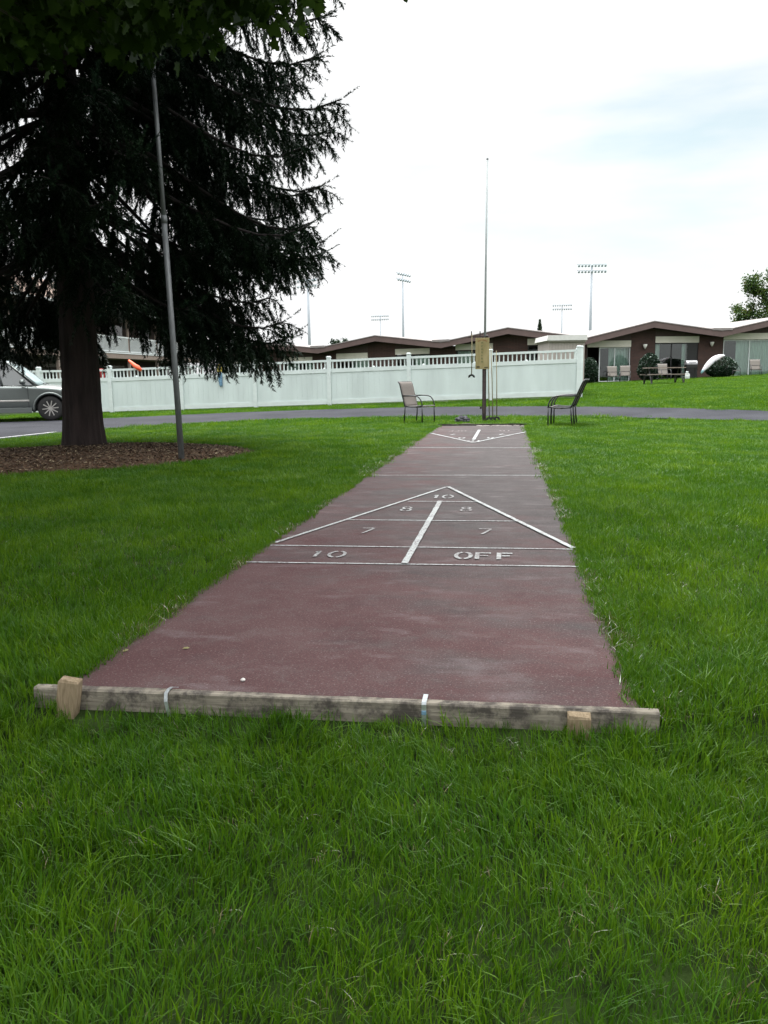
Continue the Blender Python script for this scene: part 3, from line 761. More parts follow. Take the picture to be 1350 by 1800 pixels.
arm = MB().box((PX - .19, PY - .01, 1.935), (.36, .03, .03)); arm.box((PX - .10, PY - .01, 2.0), (.025, .025, .12)).box((PX - .295, PY - .01, 2.0), (.022, .022, .13))
arm.build('arm', m_post, parent=sp_root)
kb = MB().lathe([(.01, 0), (.033, .015), (.038, .035), (.03, .06), (.008, .07)], (PX + .055, PY - .02, 1.91), 10); kb.build('knob', m_post, parent=sp_root, smooth=True)
kb = MB().box((PX - .075, PY - .01, .33), (.05, .03, .05)); kb.build('hook', m_post, parent=sp_root)
world_parts(sp_root)
for o in KIDS(sb): pass
m_cue = mat('cue_wood', (.20, .17, .085), rough=.5, var=.25, scale=10, stretch=(1, 1, .3))
m_cuehead = mat('black_cue_head', (.012, .013, .014), rough=.5)
def cue(p0, p1, label, up_head=False, arcw=.078):
    root = empty('shuffleboard_cue', p0); p0, p1 = Vector(p0), Vector(p1)
    MB().tube([p0, p0.lerp(p1, .5) + Vector((.006, 0, 0)), p1], [.011, .010, .008], 6).build('shaft', m_cue, parent=root, smooth=True)
    h = MB(); n_ = 8; vs2 = []
    for i in range(n_ + 1):
        a_ = R(200 - 220 * i / n_); c_, s_ = math.cos(a_), math.sin(a_)
        for rr in (arcw, arcw * .35):
            for dy in (-.012, .012): vs2.append((p0.x + rr * c_, p0.y + dy, p0.z - arcw * .55 + rr * s_ * .8))
    fs2 = []
    for i in range(n_):
        b_ = i * 4
        fs2 += [(b_, b_ + 4, b_ + 5, b_ + 1), (b_ + 2, b_ + 3, b_ + 7, b_ + 6), (b_, b_ + 2, b_ + 6, b_ + 4), (b_ + 1, b_ + 5, b_ + 7, b_ + 3)]
    fs2 += [(0, 1, 3, 2), (n_ * 4, n_ * 4 + 2, n_ * 4 + 3, n_ * 4 + 1)]
    h.add(vs2, fs2); h.build('cue_head', m_cuehead, parent=root)
    world_parts(root)
    return tag(root, label, 'shuffleboard cue', 'shuffleboard cues at the score post')
cue((PX - .29, PY - .04, 1.08), (PX - .285, PY - .02, 2.02), 'shuffleboard cue hanging from the arm left of the score board')
cue((PX + .12, PY - .03, .10), (PX + .07, PY - .0, 1.75), 'cue leaning closest beside the dark score post')
cue((PX + .20, PY - .05, .10), (PX + .145, PY - .0, 1.72), 'middle one of the three cues standing right of the score post')
cue((PX + .29, PY - .04, .11), (PX + .268, PY - .0, 1.62), 'rightmost cue of the three standing right of the score post')
# rock beside the post
m_rock = mat('grey_rock', (.065, .065, .075), rough=.95, var=.6, scale=22, bump=1.0, bscale=40)
bm = bmesh.new(); bmesh.ops.create_icosphere(bm, subdivisions=4, radius=1)
for v_ in bm.verts:
    c_ = v_.co; k = 1 + .22 * noise.noise(c_ * 2.2) + .18 * noise.noise(c_ * 6)
    v_.co = Vector((c_.x * .165 * k, c_.y * .11 * k, max(-.02, c_.z * .105 * k + .02)))
me = bpy.data.meshes.new('rock'); bm.to_mesh(me); bm.free(); me.materials.append(m_rock)
rock = bpy.data.objects.new('rock', me); COL.objects.link(rock); rock.location = (-.47, 14.85, .03)
tag(rock, 'lumpy dark grey rock in the grass left of the score post', 'rock')

# leaning light pole on the left --------------------------------------
lp = empty('leaning_pole', (-3.75, 6.03, tz(-3.75, 6.03)))
b0, b1 = Vector((-3.745, 6.02, -.1)), Vector((-4.18, 6.81, 5.16))
MB().tube([b0, b0.lerp(b1, .62)], [.040, .037], 14).build('lower_tube', m_pole, parent=lp, smooth=True)
MB().tube([b0.lerp(b1, .60), b1], [.032, .030], 14).build('upper_tube', m_pole, parent=lp, smooth=True)
MB().tube([b0.lerp(b1, .61), b0.lerp(b1, .63)], [.043, .043], 14).build('collar', m_pole, parent=lp, smooth=True)
MB().tube([b1 - (b1 - b0) * .008, b1 + (b1 - b0) * .012], [.040, .038], 14).build('cap', m_pole, parent=lp, smooth=True)
world_parts(lp)
tag(lp, 'tall leaning grey steel pole standing in the mulch in front of the spruce', 'pole')

# ------------------------------------------------------------------ patio chairs
m_frame = mat('dark_bronze_frame', (.016, .018, .02), rough=.35, var=.2, scale=20, metal=.3, spec=.7)
m_sling = mat('tan_sling_fabric', (.165, .145, .13), rough=.85, var=.12, scale=60, bump=.2, bscale=300)
def make_chair(name='patio_chair', w=.56, mf=None, ms=None, rec=0.):
    """local frame: sitter faces +X, width along Y, foot level z=0"""
    mf = mf or m_frame; ms = ms or m_sling
    root = empty(name, (0, 0, 0)); r_ = .0155
    for s_ in (-1, 1):
        y = s_ * w / 2
        rear = [(-.245, y, 0), (-.225, y, .18), (-.215, y, .36), (-.232, y, .44), (-.29, y, .66), (-.335, y, .84), (-.36, y, .92), (-.40, y, .965)]
        MB().tube([(-.245, y, 0), (-.222, y, .20), (-.215, y, .385)], r_, 8).build('leg', mf, parent=root, smooth=True)
        MB().tube([(-.215, y, .385), (-.228 - rec * .08, y, .44), (-.29 - rec * .45, y, .66), (-.33 - rec * .75, y, .82), (-.352 - rec * .9, y, .90), (-.395 - rec, y, .955)], r_, 8).build('back_post', mf, parent=root, smooth=True)
        MB().tube([(.245, y, 0), (.245, y, .385)], r_, 8).build('leg', mf, parent=root, smooth=True)
        MB().tube([(.245, y, .385), (.243, y, .44), (.215, y, .52), (.155, y, .595), (.08, y, .622), (-.05, y, .63), (-.272 - rec * .4, y, .625)], r_ * .95, 8).build('armrest', mf, parent=root, smooth=True)
        MB().tube([(-.215, y, .385), (-.05, y, .375), (.1, y, .385), (.245, y, .40)], r_ * .9, 8).build('seat_rail', mf, parent=root, smooth=True)
    for (x, z) in ((-.215, .385), (.245, .395), (-.272 - rec * .4, .625), (-.385 - rec, .945)):
        MB().tube([(x, -w / 2, z), (x, w / 2, z)], r_ * .8, 6).build('crossbar', mf, parent=root, smooth=True)
    seat = [(-.215, .395), (-.12, .372), (.0, .362), (.12, .372), (.22, .398), (.255, .402), (.268, .385)]
    back = [(-.20, .40), (-.215 - rec * .08, .44), (-.275 - rec * .45, .66), (-.315 - rec * .75, .82), (-.338 - rec * .9, .90), (-.38 - rec, .955)]
    for nm, pr in (('seat', seat), ('backrest', back)):
        vs2, fs2 = [], []; nn = 6
        for i, (x, z) in enumerate(pr):
            for j in range(nn + 1):
                u = j / nn; sag = .012 * math.sin(math.pi * u) * math.sin(math.pi * i / (len(pr) - 1))
                vs2.append((x - (sag if nm == 'backrest' else 0), -w / 2 + w * u, z - (sag if nm == 'seat' else 0)))
        for i in range(len(pr) - 1):
            for j in range(nn):
                a_ = i * (nn + 1) + j; fs2.append((a_, a_ + 1, a_ + nn + 2, a_ + nn + 1))
        o = MB(); o.add(vs2, fs2); o = o.build(nm, ms, parent=root, smooth=True); q = o.modifiers.new('thickness', 'SOLIDIFY'); q.thickness = .004
    return root
ch = make_chair()
ch.location = (-1.47, 14.85, tz(-1.47, 14.85) + .0); ch.rotation_euler.z = R(8.4 - 33)
tag(ch, 'tan sling patio chair turned toward the court, standing left of the score post', 'chair', 'patio chairs on the lawn by the court')
c2 = make_chair(rec=.10, w=.56); tag(c2, group='patio chairs on the lawn by the court'); c2.location = (1.675, 13.27, 0); c2.rotation_euler.z = R(180 - 9)
tag(c2, 'nearer of the two patio chairs side by side right of the court, facing left', 'chair')
c3 = copy_tree(c2); c3.location = (1.768, 13.825, 0); c3.rotation_euler.z = R(180 - 9)
tag(c3, 'farther of the two patio chairs side by side right of the court, facing left', 'chair')
m_sling_far = mat('beige_sling_fabric', (.20, .18, .16), rough=.85, var=.1, scale=40)
CHAIRFAR = None
def far_chair(x, y, rz, label):
    global CHAIRFAR
    if CHAIRFAR is None: CHAIRFAR = make_chair(ms=m_sling_far); c = CHAIRFAR
    else: c = copy_tree(CHAIRFAR)
    c.location = (x, y, tz(x, y) - .02); c.rotation_euler.z = R(rz)
    return tag(c, label, 'chair', 'beige patio chairs outside the right building')

# ------------------------------------------------------------------ single-storey brick wings with folded roofs
m_brick = mat('dark_red_brick', (.075, .034, .026), rough=.9, var=.25, scale=3, bump=.3, bscale=30)
def brick_material():
    m, nt, b = new_mat('brown_brick'); n, l = nt.nodes, nt.links
    tc = n.new('ShaderNodeTexCoord'); sp_ = n.new('ShaderNodeSeparateXYZ'); cb = n.new('ShaderNodeCombineXYZ')
    l.new(tc.outputs['Object'], sp_.inputs[0])
    ad = n.new('ShaderNodeMath'); ad.operation = 'ADD'; l.new(sp_.outputs['X'], ad.inputs[0]); l.new(sp_.outputs['Y'], ad.inputs[1])
    l.new(ad.outputs[0], cb.inputs[0]); l.new(sp_.outputs['Z'], cb.inputs[1])
    br = n.new('ShaderNodeTexBrick'); br.inputs['Scale'].default_value = 1.0
    br.inputs['Brick Width'].default_value = .22; br.inputs['Row Height'].default_value = .075; br.inputs['Mortar Size'].default_value = .008
    br.inputs['Color1'].default_value = (.090, .042, .033, 1); br.inputs['Color2'].default_value = (.058, .030, .025, 1); br.inputs['Mortar'].default_value = (.09, .07, .06, 1)
    l.new(cb.outputs[0], br.inputs['Vector'])
    ns = n.new('ShaderNodeTexNoise'); ns.inputs['Scale'].default_value = .9; ns.inputs['Detail'].default_value = 4; l.new(tc.outputs['Object'], ns.inputs['Vector'])
    mx = n.new('ShaderNodeMix'); mx.data_type = 'RGBA'; mx.blend_type = 'MULTIPLY'; mx.inputs[0].default_value = .6
    l.new(br.outputs[0], mx.inputs[6]); l.new(ns.outputs[0], mx.inputs[7]); l.new(mx.outputs[2], b.inputs['Base Color']); b.inputs['Roughness'].default_value = .9
    return m
m_brick = brick_material()
m_fascia = mat('brown_fascia', (.115, .077, .072), rough=.7, var=.1, scale=2)
m_gutter = mat('pale_gravel_stop', (.24, .215, .21), rough=.7, var=.12, scale=3)
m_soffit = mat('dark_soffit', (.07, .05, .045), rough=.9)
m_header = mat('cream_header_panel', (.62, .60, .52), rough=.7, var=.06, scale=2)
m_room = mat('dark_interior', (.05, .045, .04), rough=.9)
m_white = mat('white_paint', (.62, .66, .66), rough=.5, var=.05)
m_curtain = mat('pale_green_curtain', (.60, .70, .65), rough=.9, var=.15, scale=3, stretch=(6, 6, .3))
m_black = mat('black_metal', (.012, .012, .013), rough=.45)
def glass_mat():
    m = bpy.data.materials.new('window_glass'); m.use_nodes = True; n, l = m.node_tree.nodes, m.node_tree.links; n.clear()
    out = n.new('ShaderNodeOutputMaterial'); t_ = n.new('ShaderNodeBsdfTransparent'); t_.inputs[0].default_value = (.86, .92, .90, 1)
    g = n.new('ShaderNodeBsdfGlossy'); g.inputs['Roughness'].default_value = .03
    fr = n.new('ShaderNodeFresnel'); fr.inputs['IOR'].default_value = 1.5; ad = n.new('ShaderNodeMath'); ad.operation = 'ADD'; ad.inputs[1].default_value = .02
    l.new(fr.outputs[0], ad.inputs[0]); mx = n.new('ShaderNodeMixShader'); l.new(ad.outputs[0], mx.inputs[0]); l.new(t_.outputs[0], mx.inputs[1]); l.new(g.outputs[0], mx.inputs[2])
    l.new(mx.outputs[0], out.inputs[0]); return m
m_glass = glass_mat()

def wing(name, A, B, sA, sB, roof, openings, ground, label, depth=11.0):
    """facade frame through A..B (s measured in metres from A); roof [(s, ztop)]; openings [(s0, s1, zheader0, zheader1, kind)]"""
    A, B = Vector(A), Vector(B); e = (B - A); e.z = 0; e.normalize(); n_ = Vector((-e.y, e.x, 0))   # n_ points away from the camera
    fr = (A, e, n_)
    root = empty(name, (A.x, A.y, ground(sA)))
    def rz_(s): return float(np.interp(s, [p[0] for p in roof], [p[1] for p in roof]))
    OV = .7
    def roofpts(s0, s1): return [s0] + [p[0] for p in roof if s0 + 1e-3 < p[0] < s1 - 1e-3] + [s1]
    # piers and gable infill above headers
    cur = sA
    for (s0, s1, z0, z1, kind) in openings:
        if s0 > cur + .01:
            S = roofpts(cur, s0)
            MB().prism([(cur, ground(cur) - .5), (s0, ground(s0) - .5)] + [(s, rz_(s) - .36) for s in S[::-1]], fr, OV, OV + .25).build('wall', m_brick, parent=root)
        S = roofpts(s0, s1)
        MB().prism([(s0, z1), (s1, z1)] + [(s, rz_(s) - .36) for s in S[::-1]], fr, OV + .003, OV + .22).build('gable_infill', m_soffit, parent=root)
        MB().prism([(s0, z0), (s1, z0), (s1, z1), (s0, z1)], fr, OV - .05, OV + .12).build('header_panel', m_header, parent=root)
        cur = s1
    S = roofpts(cur, sB)
    if sB > cur + .01: MB().prism([(cur, ground(cur) - .5), (sB, ground(sB) - .5)] + [(s, rz_(s) - .36) for s in S[::-1]], fr, OV, OV + .25).build('wall', m_brick, parent=root)
    S = roofpts(sA, sB)
    # interior and flanks
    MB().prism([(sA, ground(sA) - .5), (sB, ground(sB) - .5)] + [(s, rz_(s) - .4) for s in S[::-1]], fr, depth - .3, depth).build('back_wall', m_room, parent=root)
    for s_ in (sA, sB - .2):
        MB().prism([(s_, ground(s_) - .5), (s_ + .2, ground(s_) - .5), (s_ + .2, rz_(s_ + .1) - .4), (s_, rz_(s_ + .1) - .4)], fr, OV + .25, depth - .3).build('side_wall', m_brick, parent=root)
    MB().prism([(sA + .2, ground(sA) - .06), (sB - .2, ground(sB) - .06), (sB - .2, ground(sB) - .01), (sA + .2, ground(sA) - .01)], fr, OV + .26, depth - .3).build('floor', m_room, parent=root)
    ov = .35
    for i in range(len(S) - 1):
        a, b = S[i], S[i + 1]
        a_ = a - (ov if i == 0 else 0); b_ = b + (ov if i == len(S) - 2 else 0)
        sl = (rz_(b) - rz_(a)) / (b - a); za, zb = rz_(a) + sl * (a_ - a), rz_(b) + sl * (b_ - b)
        MB().prism([(a_, za - .05), (b_, zb - .05), (b_, zb), (a_, za)], fr, -.06, depth + .5).build('roof', m_gutter, parent=root)
        MB().prism([(a_, za - .15), (b_, zb - .15), (b_, zb - .052), (a_, za - .052)], fr, .05, depth + .45).build('roof_deck', m_soffit, parent=root)
        MB().prism([(a_, za - .40), (b_, zb - .40), (b_, zb - .055), (a_, za - .055)], fr, -.03, .045).build('fascia', m_fascia, parent=root)
    for (s, z) in roof[1:-1]:
        if z < rz_(s - 1) and z < rz_(s + 1):
            MB().prism([(s - .65, z + .0), (s + .65, z + .0), (s + .6, z + .13), (s - .6, z + .13)], fr, -.075, depth + .2).build('valley_gutter', m_gutter, parent=root)
    def sliding(s0, s1, z0, z1, curt, frame=True, open_left=0.):
        w_ = s1 - s0
        for (c0, c1) in curt:
            nf = max(3, int((c1 - c0) * w_ / .09)); vs2, fs2 = [], []
            for k in range(nf + 1):
                s_ = s0 + w_ * (c0 + (c1 - c0) * k / nf); t_ = OV + .30 + (.03 if k % 2 else 0)
                for z in (z0 + .03, z1 - .01): vs2.append((A.x + e.x * s_ + n_.x * t_, A.y + e.y * s_ + n_.y * t_, z))
            m_ = MB(); m_.add(vs2, [(2 * k, 2 * k + 2, 2 * k + 3, 2 * k + 1) for k in range(nf)]); o = m_.build('curtain', m_curtain, parent=root)
        d = MB(); fw_ = .05
        for s_ in (s0, s0 + w_ / 2 - fw_ / 2, s1 - fw_): d.prism([(s_, z0), (s_ + fw_, z0), (s_ + fw_, z1), (s_, z1)], fr, OV + .05, OV + .12)
        for z in (z0, z1 - fw_): d.prism([(s0 + fw_ + .001, z), (s1 - fw_ - .001, z), (s1 - fw_ - .001, z + fw_), (s0 + fw_ + .001, z + fw_)], fr, OV + .052, OV + .118)
        dr = d.build('sliding_door', m_white if frame else m_black, parent=root)
        for k in (0, 1):
            a_ = s0 + fw_ + k * w_ / 2 * .98; b_ = a_ + w_ / 2 - fw_ * 1.6
            MB().prism([(a_, z0 + fw_), (b_, z0 + fw_), (b_, z1 - fw_), (a_, z1 - fw_)], fr, OV + .08, OV + .086).build('pane', m_glass, parent=dr)
    for (s0, s1, z0, z1, kind) in openings:
        g = ground((s0 + s1) / 2)
        if kind == 'A':    # dark recess on the left, door on the right
            sliding(s0 + (s1 - s0) * .29, s1, g, z0 - .02, [(.35, 1.0)])
            MB().prism([(s0, g), (s0 + .05, g), (s0 + .05, z0), (s0, z0)], fr, OV + .02, OV + .2).build('jamb', m_black, parent=root)
        elif kind == 'B':  # glass with curtains drawn aside, dark doorway at the right
            sliding(s0, s0 + (s1 - s0) * .78, g, z0 - .02, [(0.02, .2), (.86, .99)], frame=False)
            MB().prism([(s0 + (s1 - s0) * .78, g), (s1, g), (s1, z0), (s0 + (s1 - s0) * .78, z0)], fr, OV + .05, OV + .11).build('dark_door', m_black, parent=root)
        elif kind == 'C':
            sliding(s0 + .05, s1, g, z0 - .02, [(.28, 1.0)])
        else:
            sliding(s0, s1, g, z0 - .02, [(0.0, .42), (.75, 1.0)] if kind == 'D' else [(.5, 1.0)], frame=False)
    world_parts(root)
    return tag(root, label, 'building'), fr

def lerp_z(z0, z1, L): return lambda s: z0 + (z1 - z0) * s / L
# right wing
gR = lambda s: .60 + (.90 - .60) * s / 12.2
rightw, frR = wing('brick_wing', (4.98, 46.55, 0), (16.86, 50.0, 0), 0, 16.9,
                   [(-.1, 3.17), (4.40, 4.19), (8.75, 3.61), (13.2, 4.50), (17.3, 4.0)],
                   [(.55, 3.30, 2.70, 3.08, 'A'), (4.85, 7.65, 2.92, 3.30, 'B'), (9.25, 12.75, 3.08, 3.46, 'C'), (14.3, 16.5, 3.2, 3.55, 'D')],
                   gR, 'dark brick wing with shallow gabled roof and three patio doors, right of the fence')
# middle wing behind the fence (A at its left end)
Am, Bm = Vector((-16.75 + 4.6, 56.33 - 2.2, 0)), Vector((4.21, 47.07, 0))
dm = (Bm - Am).normalized(); Am = Am - dm * 9.9; Am += Vector((-.35, -.8, 0)); Bm += Vector((-.35, -.8, 0))
def gM(s): return -.1 + .035 * s
mids = [(-.3, 3.15), (4.95, 3.72), (9.9, 3.23), (14.65, 3.90), (19.6, 3.30), (24.2, 4.0), (27.9, 3.42)]
opn = []
for (s0, s1) in ((1.0, 3.6), (6.3, 8.9), (11.0, 13.6), (15.8, 18.4), (20.3, 22.9), (25.2, 27.2)):
    zh = gM(s0) + 2.12 + .02
    opn.append((s0, s1, zh, zh + .37, 'D' if s0 % 2 < 1 else 'E'))
midw, frM = wing('brick_wing', Am, Bm, 0, 27.9, mids, opn, gM, 'long dark brick wing with zigzag gabled roofs seen over the white fence')

# wall lamps on the right wing
m_lampglass = mat('white_lamp_glass', (.75, .75, .70), rough=.3)
for s_, lab in ((4.15, 'small white wall lamp between the first two patio doors of the right wing'), (8.45, 'small white wall lamp between the second and third patio doors of the right wing')):
    p = frR[0] + frR[1] * s_ + frR[2] * .58
    z = gR(s_) + 2.02
    root = empty('wall_lamp', (p.x, p.y, z))
    MB().lathe([(.03, -.16), (.10, -.02), (.13, .10), (.12, .12)], (0, -.03, 0), 10).build('lamp_shade', m_lampglass, parent=root, smooth=True)
    MB().box((0, .05, .03), (.07, .13, .12)).build('bracket', m_black, parent=root)
    tag(root, lab, 'lamp', 'wall lamps on the right wing')

# tan pool house behind the fence corner --------------------------------
m_tan = mat('beige_siding', (.36, .325, .30), rough=.8, var=.05, scale=1, stretch=(8, 1, .2))
m_lid = mat('pale_roof_edge', (.60, .60, .58), rough=.6, var=.05)
ph = empty('pool_house', (3.3, 41.2, .5))
A_, B_ = Vector((2.68, 40.95, 0)), Vector((4.6, 41.27, 0)); e_ = (B_ - A_).normalized(); fp_ = (A_, e_, Vector((-e_.y, e_.x, 0)))
MB().prism([(0.1, .2), (2.0, .2), (2.0, 2.86), (.1, 2.86)], fp_, .1, 3).build('wall', m_tan, parent=ph)
for k in range(12): MB().prism([(.12 + k * .158, .2), (.255 + k * .158, .2), (.255 + k * .158, 2.84), (.12 + k * .158, 2.84)], fp_, .08, .098).build('siding_board', m_tan, parent=ph)
MB().prism([(-.05, 2.88), (2.08, 2.88), (2.08, 3.15), (.02, 3.15)], fp_, -.1, 3.2).build('roof_edge', m_lid, parent=ph)
MB().prism([(.05, 2.80), (2.05, 2.80), (2.05, 2.878), (.05, 2.878)], fp_, -.02, 3.1).build('soffit', m_tan, parent=ph)
world_parts(ph); tag(ph, 'small flat roofed beige pool house behind the right end of the white fence', 'pool house')

# ------------------------------------------------------------------ two-storey block at the left, behind the spruce
m_shingle = mat('brown_shingles', (.20, .14, .11), rough=.9, var=.3, scale=3, bump=.5, bscale=25)
m_beam = mat('tan_balcony_beam', (.24, .19, .16), rough=.8, var=.1)
m_wall2 = mat('dark_brown_wall', (.045, .03, .026), rough=.9, var=.3, scale=2)
fb = (Vector((-22.0, 14.0, 0)), Vector((0, 1, 0)), Vector((-1, 0, 0)))
b2 = empty('balcony_block', (-22, 14, 0))
Lb = 43.0
MB().prism([(0, -.5), (Lb, -.5), (Lb, 5.0), (0, 5.0)], fb, 1.8, 2.05).build('wall', m_wall2, parent=b2)
MB().prism([(0, 2.42), (Lb, 2.42), (Lb, 2.70), (0, 2.70)], fb, -.05, 1.8).build('balcony_slab', m_beam, parent=b2)
MB().prism([(0, 2.702), (Lb, 2.702), (Lb, 2.77), (0, 2.77)], fb, -.08, .05).build('slab_edge', m_white, parent=b2)
MB().prism([(-.5, 5.02), (Lb + .5, 5.02), (Lb + .5, 5.14), (-.5, 5.14)], fb, -.55, -.45).build('gutter', m_white, parent=b2)
MB().prism([(-.5, 4.88), (Lb + .5, 4.88), (Lb + .5, 5.0), (-.5, 5.0)], fb, -.44, 1.8).build('soffit', m_soffit, parent=b2)
mb = MB(); mb.hexa([(-21.56, 13.5, 5.05), (-21.56, 57.5, 5.05), (-27, 57.5, 5.05), (-27, 13.5, 5.05), (-21.56, 13.5, 5.16), (-21.56, 57.5, 5.16), (-27, 55, 7.2), (-27, 16, 7.2)])
mb.build('roof', m_shingle, parent=b2)
me_col = mk_me('column', MB().box((0, 0, 0), (.14, .14, 2.42)), m_beam)
me_b2 = mk_me('baluster', MB().box((0, 0, 0), (.035, .05, .80)), m_white)
for k in range(11):
    y = 1.2 + k * 4.1
    inst('column', me_col, b2, (-.08, y, 1.21)); inst('column', me_col, b2, (-.08, y, 3.83), scale=(.8, .8, .88))
    p = inst('door', mk_me('door', MB().box((0, 0, 0), (.05, 1.7, 2.05)), m_glass) if k == 0 else dme, b2, (-1.78, y + 2.0, 3.78)); dme = p.data
    inst('door', dme, b2, (-1.78, y + 2.0, 1.05))
    for z0 in (0,):
        a, b = y + .08, min(y + 4.02, Lb)
        rr = MB().prism([(a, 3.62), (b, 3.62), (b, 3.70), (a, 3.70)], fb, -.03, .03).build('top_rail', m_white, parent=b2)
        MB().prism([(a, 2.80), (b, 2.80), (b, 2.86), (a, 2.86)], fb, -.03, .03).build('bottom_rail', m_white, parent=b2)
        if 8 < y:
            nb = int((b - a) / .155)
            for j in range(nb): inst('baluster', me_b2, b2, (0, a + .08 + j * .155, 3.235))
for ch_ in list(b2.children):
    if ch_.name.split('.')[0] not in ('column', 'door', 'baluster'): ch_.matrix_parent_inverse = Matrix.Translation(-b2.location)
tag(b2, 'two storey motel block with white railed balcony and brown shingle roof behind the spruce', 'building')

# ------------------------------------------------------------------ silver minivan
m_silver = mat('silver_paint', (.16, .178, .172), rough=.33, var=.03, metal=.75, spec=.6)
m_lower = mat('grey_cladding', (.10, .115, .11), rough=.5, var=.05)
m_tyre = mat('tyre_rubber', (.018, .018, .018), rough=.85)
m_rim = mat('alloy_rim', (.55, .53, .50), rough=.3, metal=.8)
m_cglass = mat('dark_car_glass', (.02, .03, .03), rough=.05, spec=1.0)
m_wind = mat('windscreen_glass', (.22, .30, .30), rough=.04, spec=1.0)
m_chrome = mat('chrome', (.7, .7, .7), rough=.12, metal=1.0)
def make_van():
    root = empty('parked_minivan', (0, 0, 0))
    # local: +X forward, origin on the ground under the middle; front axle at 1.52
    # stations: x, sill z, belt z, top-of-body z, half width bottom, half width belt
    st_ = [(-2.52, .52, .95, .98, .70, .72), (-2.42, .34, .98, 1.02, .86, .84), (-1.9, .26, 1.0, 1.04, .95, .93), (-1.0, .24, .99, 1.03, .975, .95), (0, .24, .97, 1.01, .98, .955), (.7, .24, .95, 1.0, .98, .955),
           (1.05, .25, .94, 1.0, .975, .945), (1.5, .28, .92, .985, .965, .915), (1.95, .30, .86, .92, .93, .86), (2.25, .32, .78, .84, .86, .76), (2.43, .36, .66, .72, .72, .62), (2.5, .42, .58, .62, .56, .5)]
    vs2, fs2 = [], []; K = 12
    for (x, zs, zb, zt_, wb, wt) in st_:
        zm = (zs + zb) / 2
        half = [(wb * .86, zs), (wb * .985, zs + .05), (wb, zm - .04), (wt + (wb - wt) * .45, zb - .06), (wt, zb), (wt * .72, zt_ + .012)]
        ring = [(y, z) for y, z in half] + [(-y, z) for y, z in half[::-1]]
        vs2 += [(x, y, z) for y, z in ring]
    for i in range(len(st_) - 1):
        for k in range(K):
            a_, b_ = i * K + k, i * K + (k + 1) % K
            fs2.append((a_, b_, b_ + K, a_ + K))
    fs2.append(tuple(range(K))); fs2.append(tuple((len(st_) - 1) * K + k for k in range(K - 1, -1, -1)))
    mb_ = MB(); mb_.add(vs2, fs2); body = mb_.build('body', m_silver, parent=root, smooth=True)
    ss = body.modifiers.new('sub', 'SUBSURF'); ss.levels = ss.render_levels = 2
    cm = MB()
    for x in (1.52, -1.5):
        cm.lathe([(.40, -1.2), (.40, -.62)], (x, 0, .33), 36, axis='Y'); cm.lathe([(.40, .62), (.40, 1.2)], (x, 0, .33), 36, axis='Y')
    cutter = cm.build('cutter', m_black)
    bo = body.modifiers.new('arches', 'BOOLEAN'); bo.object = cutter; bo.operation = 'DIFFERENCE'; bo.solver = 'EXACT'
    dg = bpy.context.evaluated_depsgraph_get(); me_ = bpy.data.meshes.new_from_object(body.evaluated_get(dg)); body.modifiers.clear(); body.data = me_
    bpy.data.objects.remove(cutter)
    for p_ in me_.polygons: p_.use_smooth = True
    # greenhouse: roof on pillars, glass between
    g = [(-2.30, .90), (-2.05, .80), (-.6, .78), (.20, .76), (.48, .74), (1.22, .78)]
    roofp = [(-2.12, 1.60, .62), (-1.7, 1.665, .66), (-.6, 1.70, .67), (.15, 1.675, .655), (.42, 1.63, .63)]
    vs2, fs2 = [], []
    for (x, z, w_) in roofp:
        for y, dz in ((-w_, -.05), (-w_ * .8, .0), (0, .025), (w_ * .8, .0), (w_, -.05), (w_, -.09), (-w_, -.09)): vs2.append((x, y, z + dz))
    for i in range(len(roofp) - 1):
        for k in range(7):
            a_, b_ = i * 7 + k, i * 7 + (k + 1) % 7; fs2.append((a_, b_, b_ + 7, a_ + 7))
    fs2 += [tuple(range(6, -1, -1)), tuple(4 * 7 + k for k in range(7))]
    m_ = MB(); m_.add(vs2, fs2); m_.build('roof', m_silver, parent=root, smooth=True)
    for s_ in (-1, 1):
        side = MB()
        q = [(-2.25, .885, 1.0), (1.10, .90, .975), (.46, .66, 1.56), (-2.1, .665, 1.55)]
        side.add([(x, s_ * (y - .012), z) for x, y, z in q] + [(x, s_ * (y - .03), z) for x, y, z in q], [(0, 1, 2, 3), (7, 6, 5, 4), (0, 4, 5, 1), (1, 5, 6, 2), (2, 6, 7, 3), (3, 7, 4, 0)])
        side.build('side_window', m_cglass, parent=root)
        for (x0, z0, x1, z1, w_) in ((1.20, .97, .44, 1.62, .05), (.33, .98, .17, 1.62, .06), (-.75, .99, -.80, 1.64, .07), (-1.75, 1.0, -1.85, 1.62, .10), (-2.36, 1.0, -2.16, 1.58, .10)):
            MB().tube([(x0, s_ * .895, z0), ((x0 + x1) / 2, s_ * .80, (z0 + z1) / 2), (x1, s_ * .665, z1)], [w_ * .6, w_ * .5, w_ * .5], 6).build('pillar', m_silver, parent=root, smooth=True)
        MB().box((.0, s_ * .968, .56), (2.0, .03, .05)).build('door_moulding', m_rim, parent=root, bevel=.008)
        MB().box((.0, s_ * .955, .30), (2.1, .04, .14)).build('sill', m_lower, parent=root, bevel=.01)
        MB().box((.10, s_ * .962, .83), (.18, .03, .03)).build('handle', m_chrome, parent=root, bevel=.006)
        for x in (.98, -.20): MB().box((x, s_ * .964, .64), (.009, .02, .62)).build('door_seam', m_black, parent=root)
        MB().tube([(.85, s_ * .92, 1.0), (.88, s_ * 1.02, 1.06), (.86, s_ * 1.10, 1.07)], [.03, .07, .075], 8).build('wing_mirror', m_silver, parent=root, smooth=True)
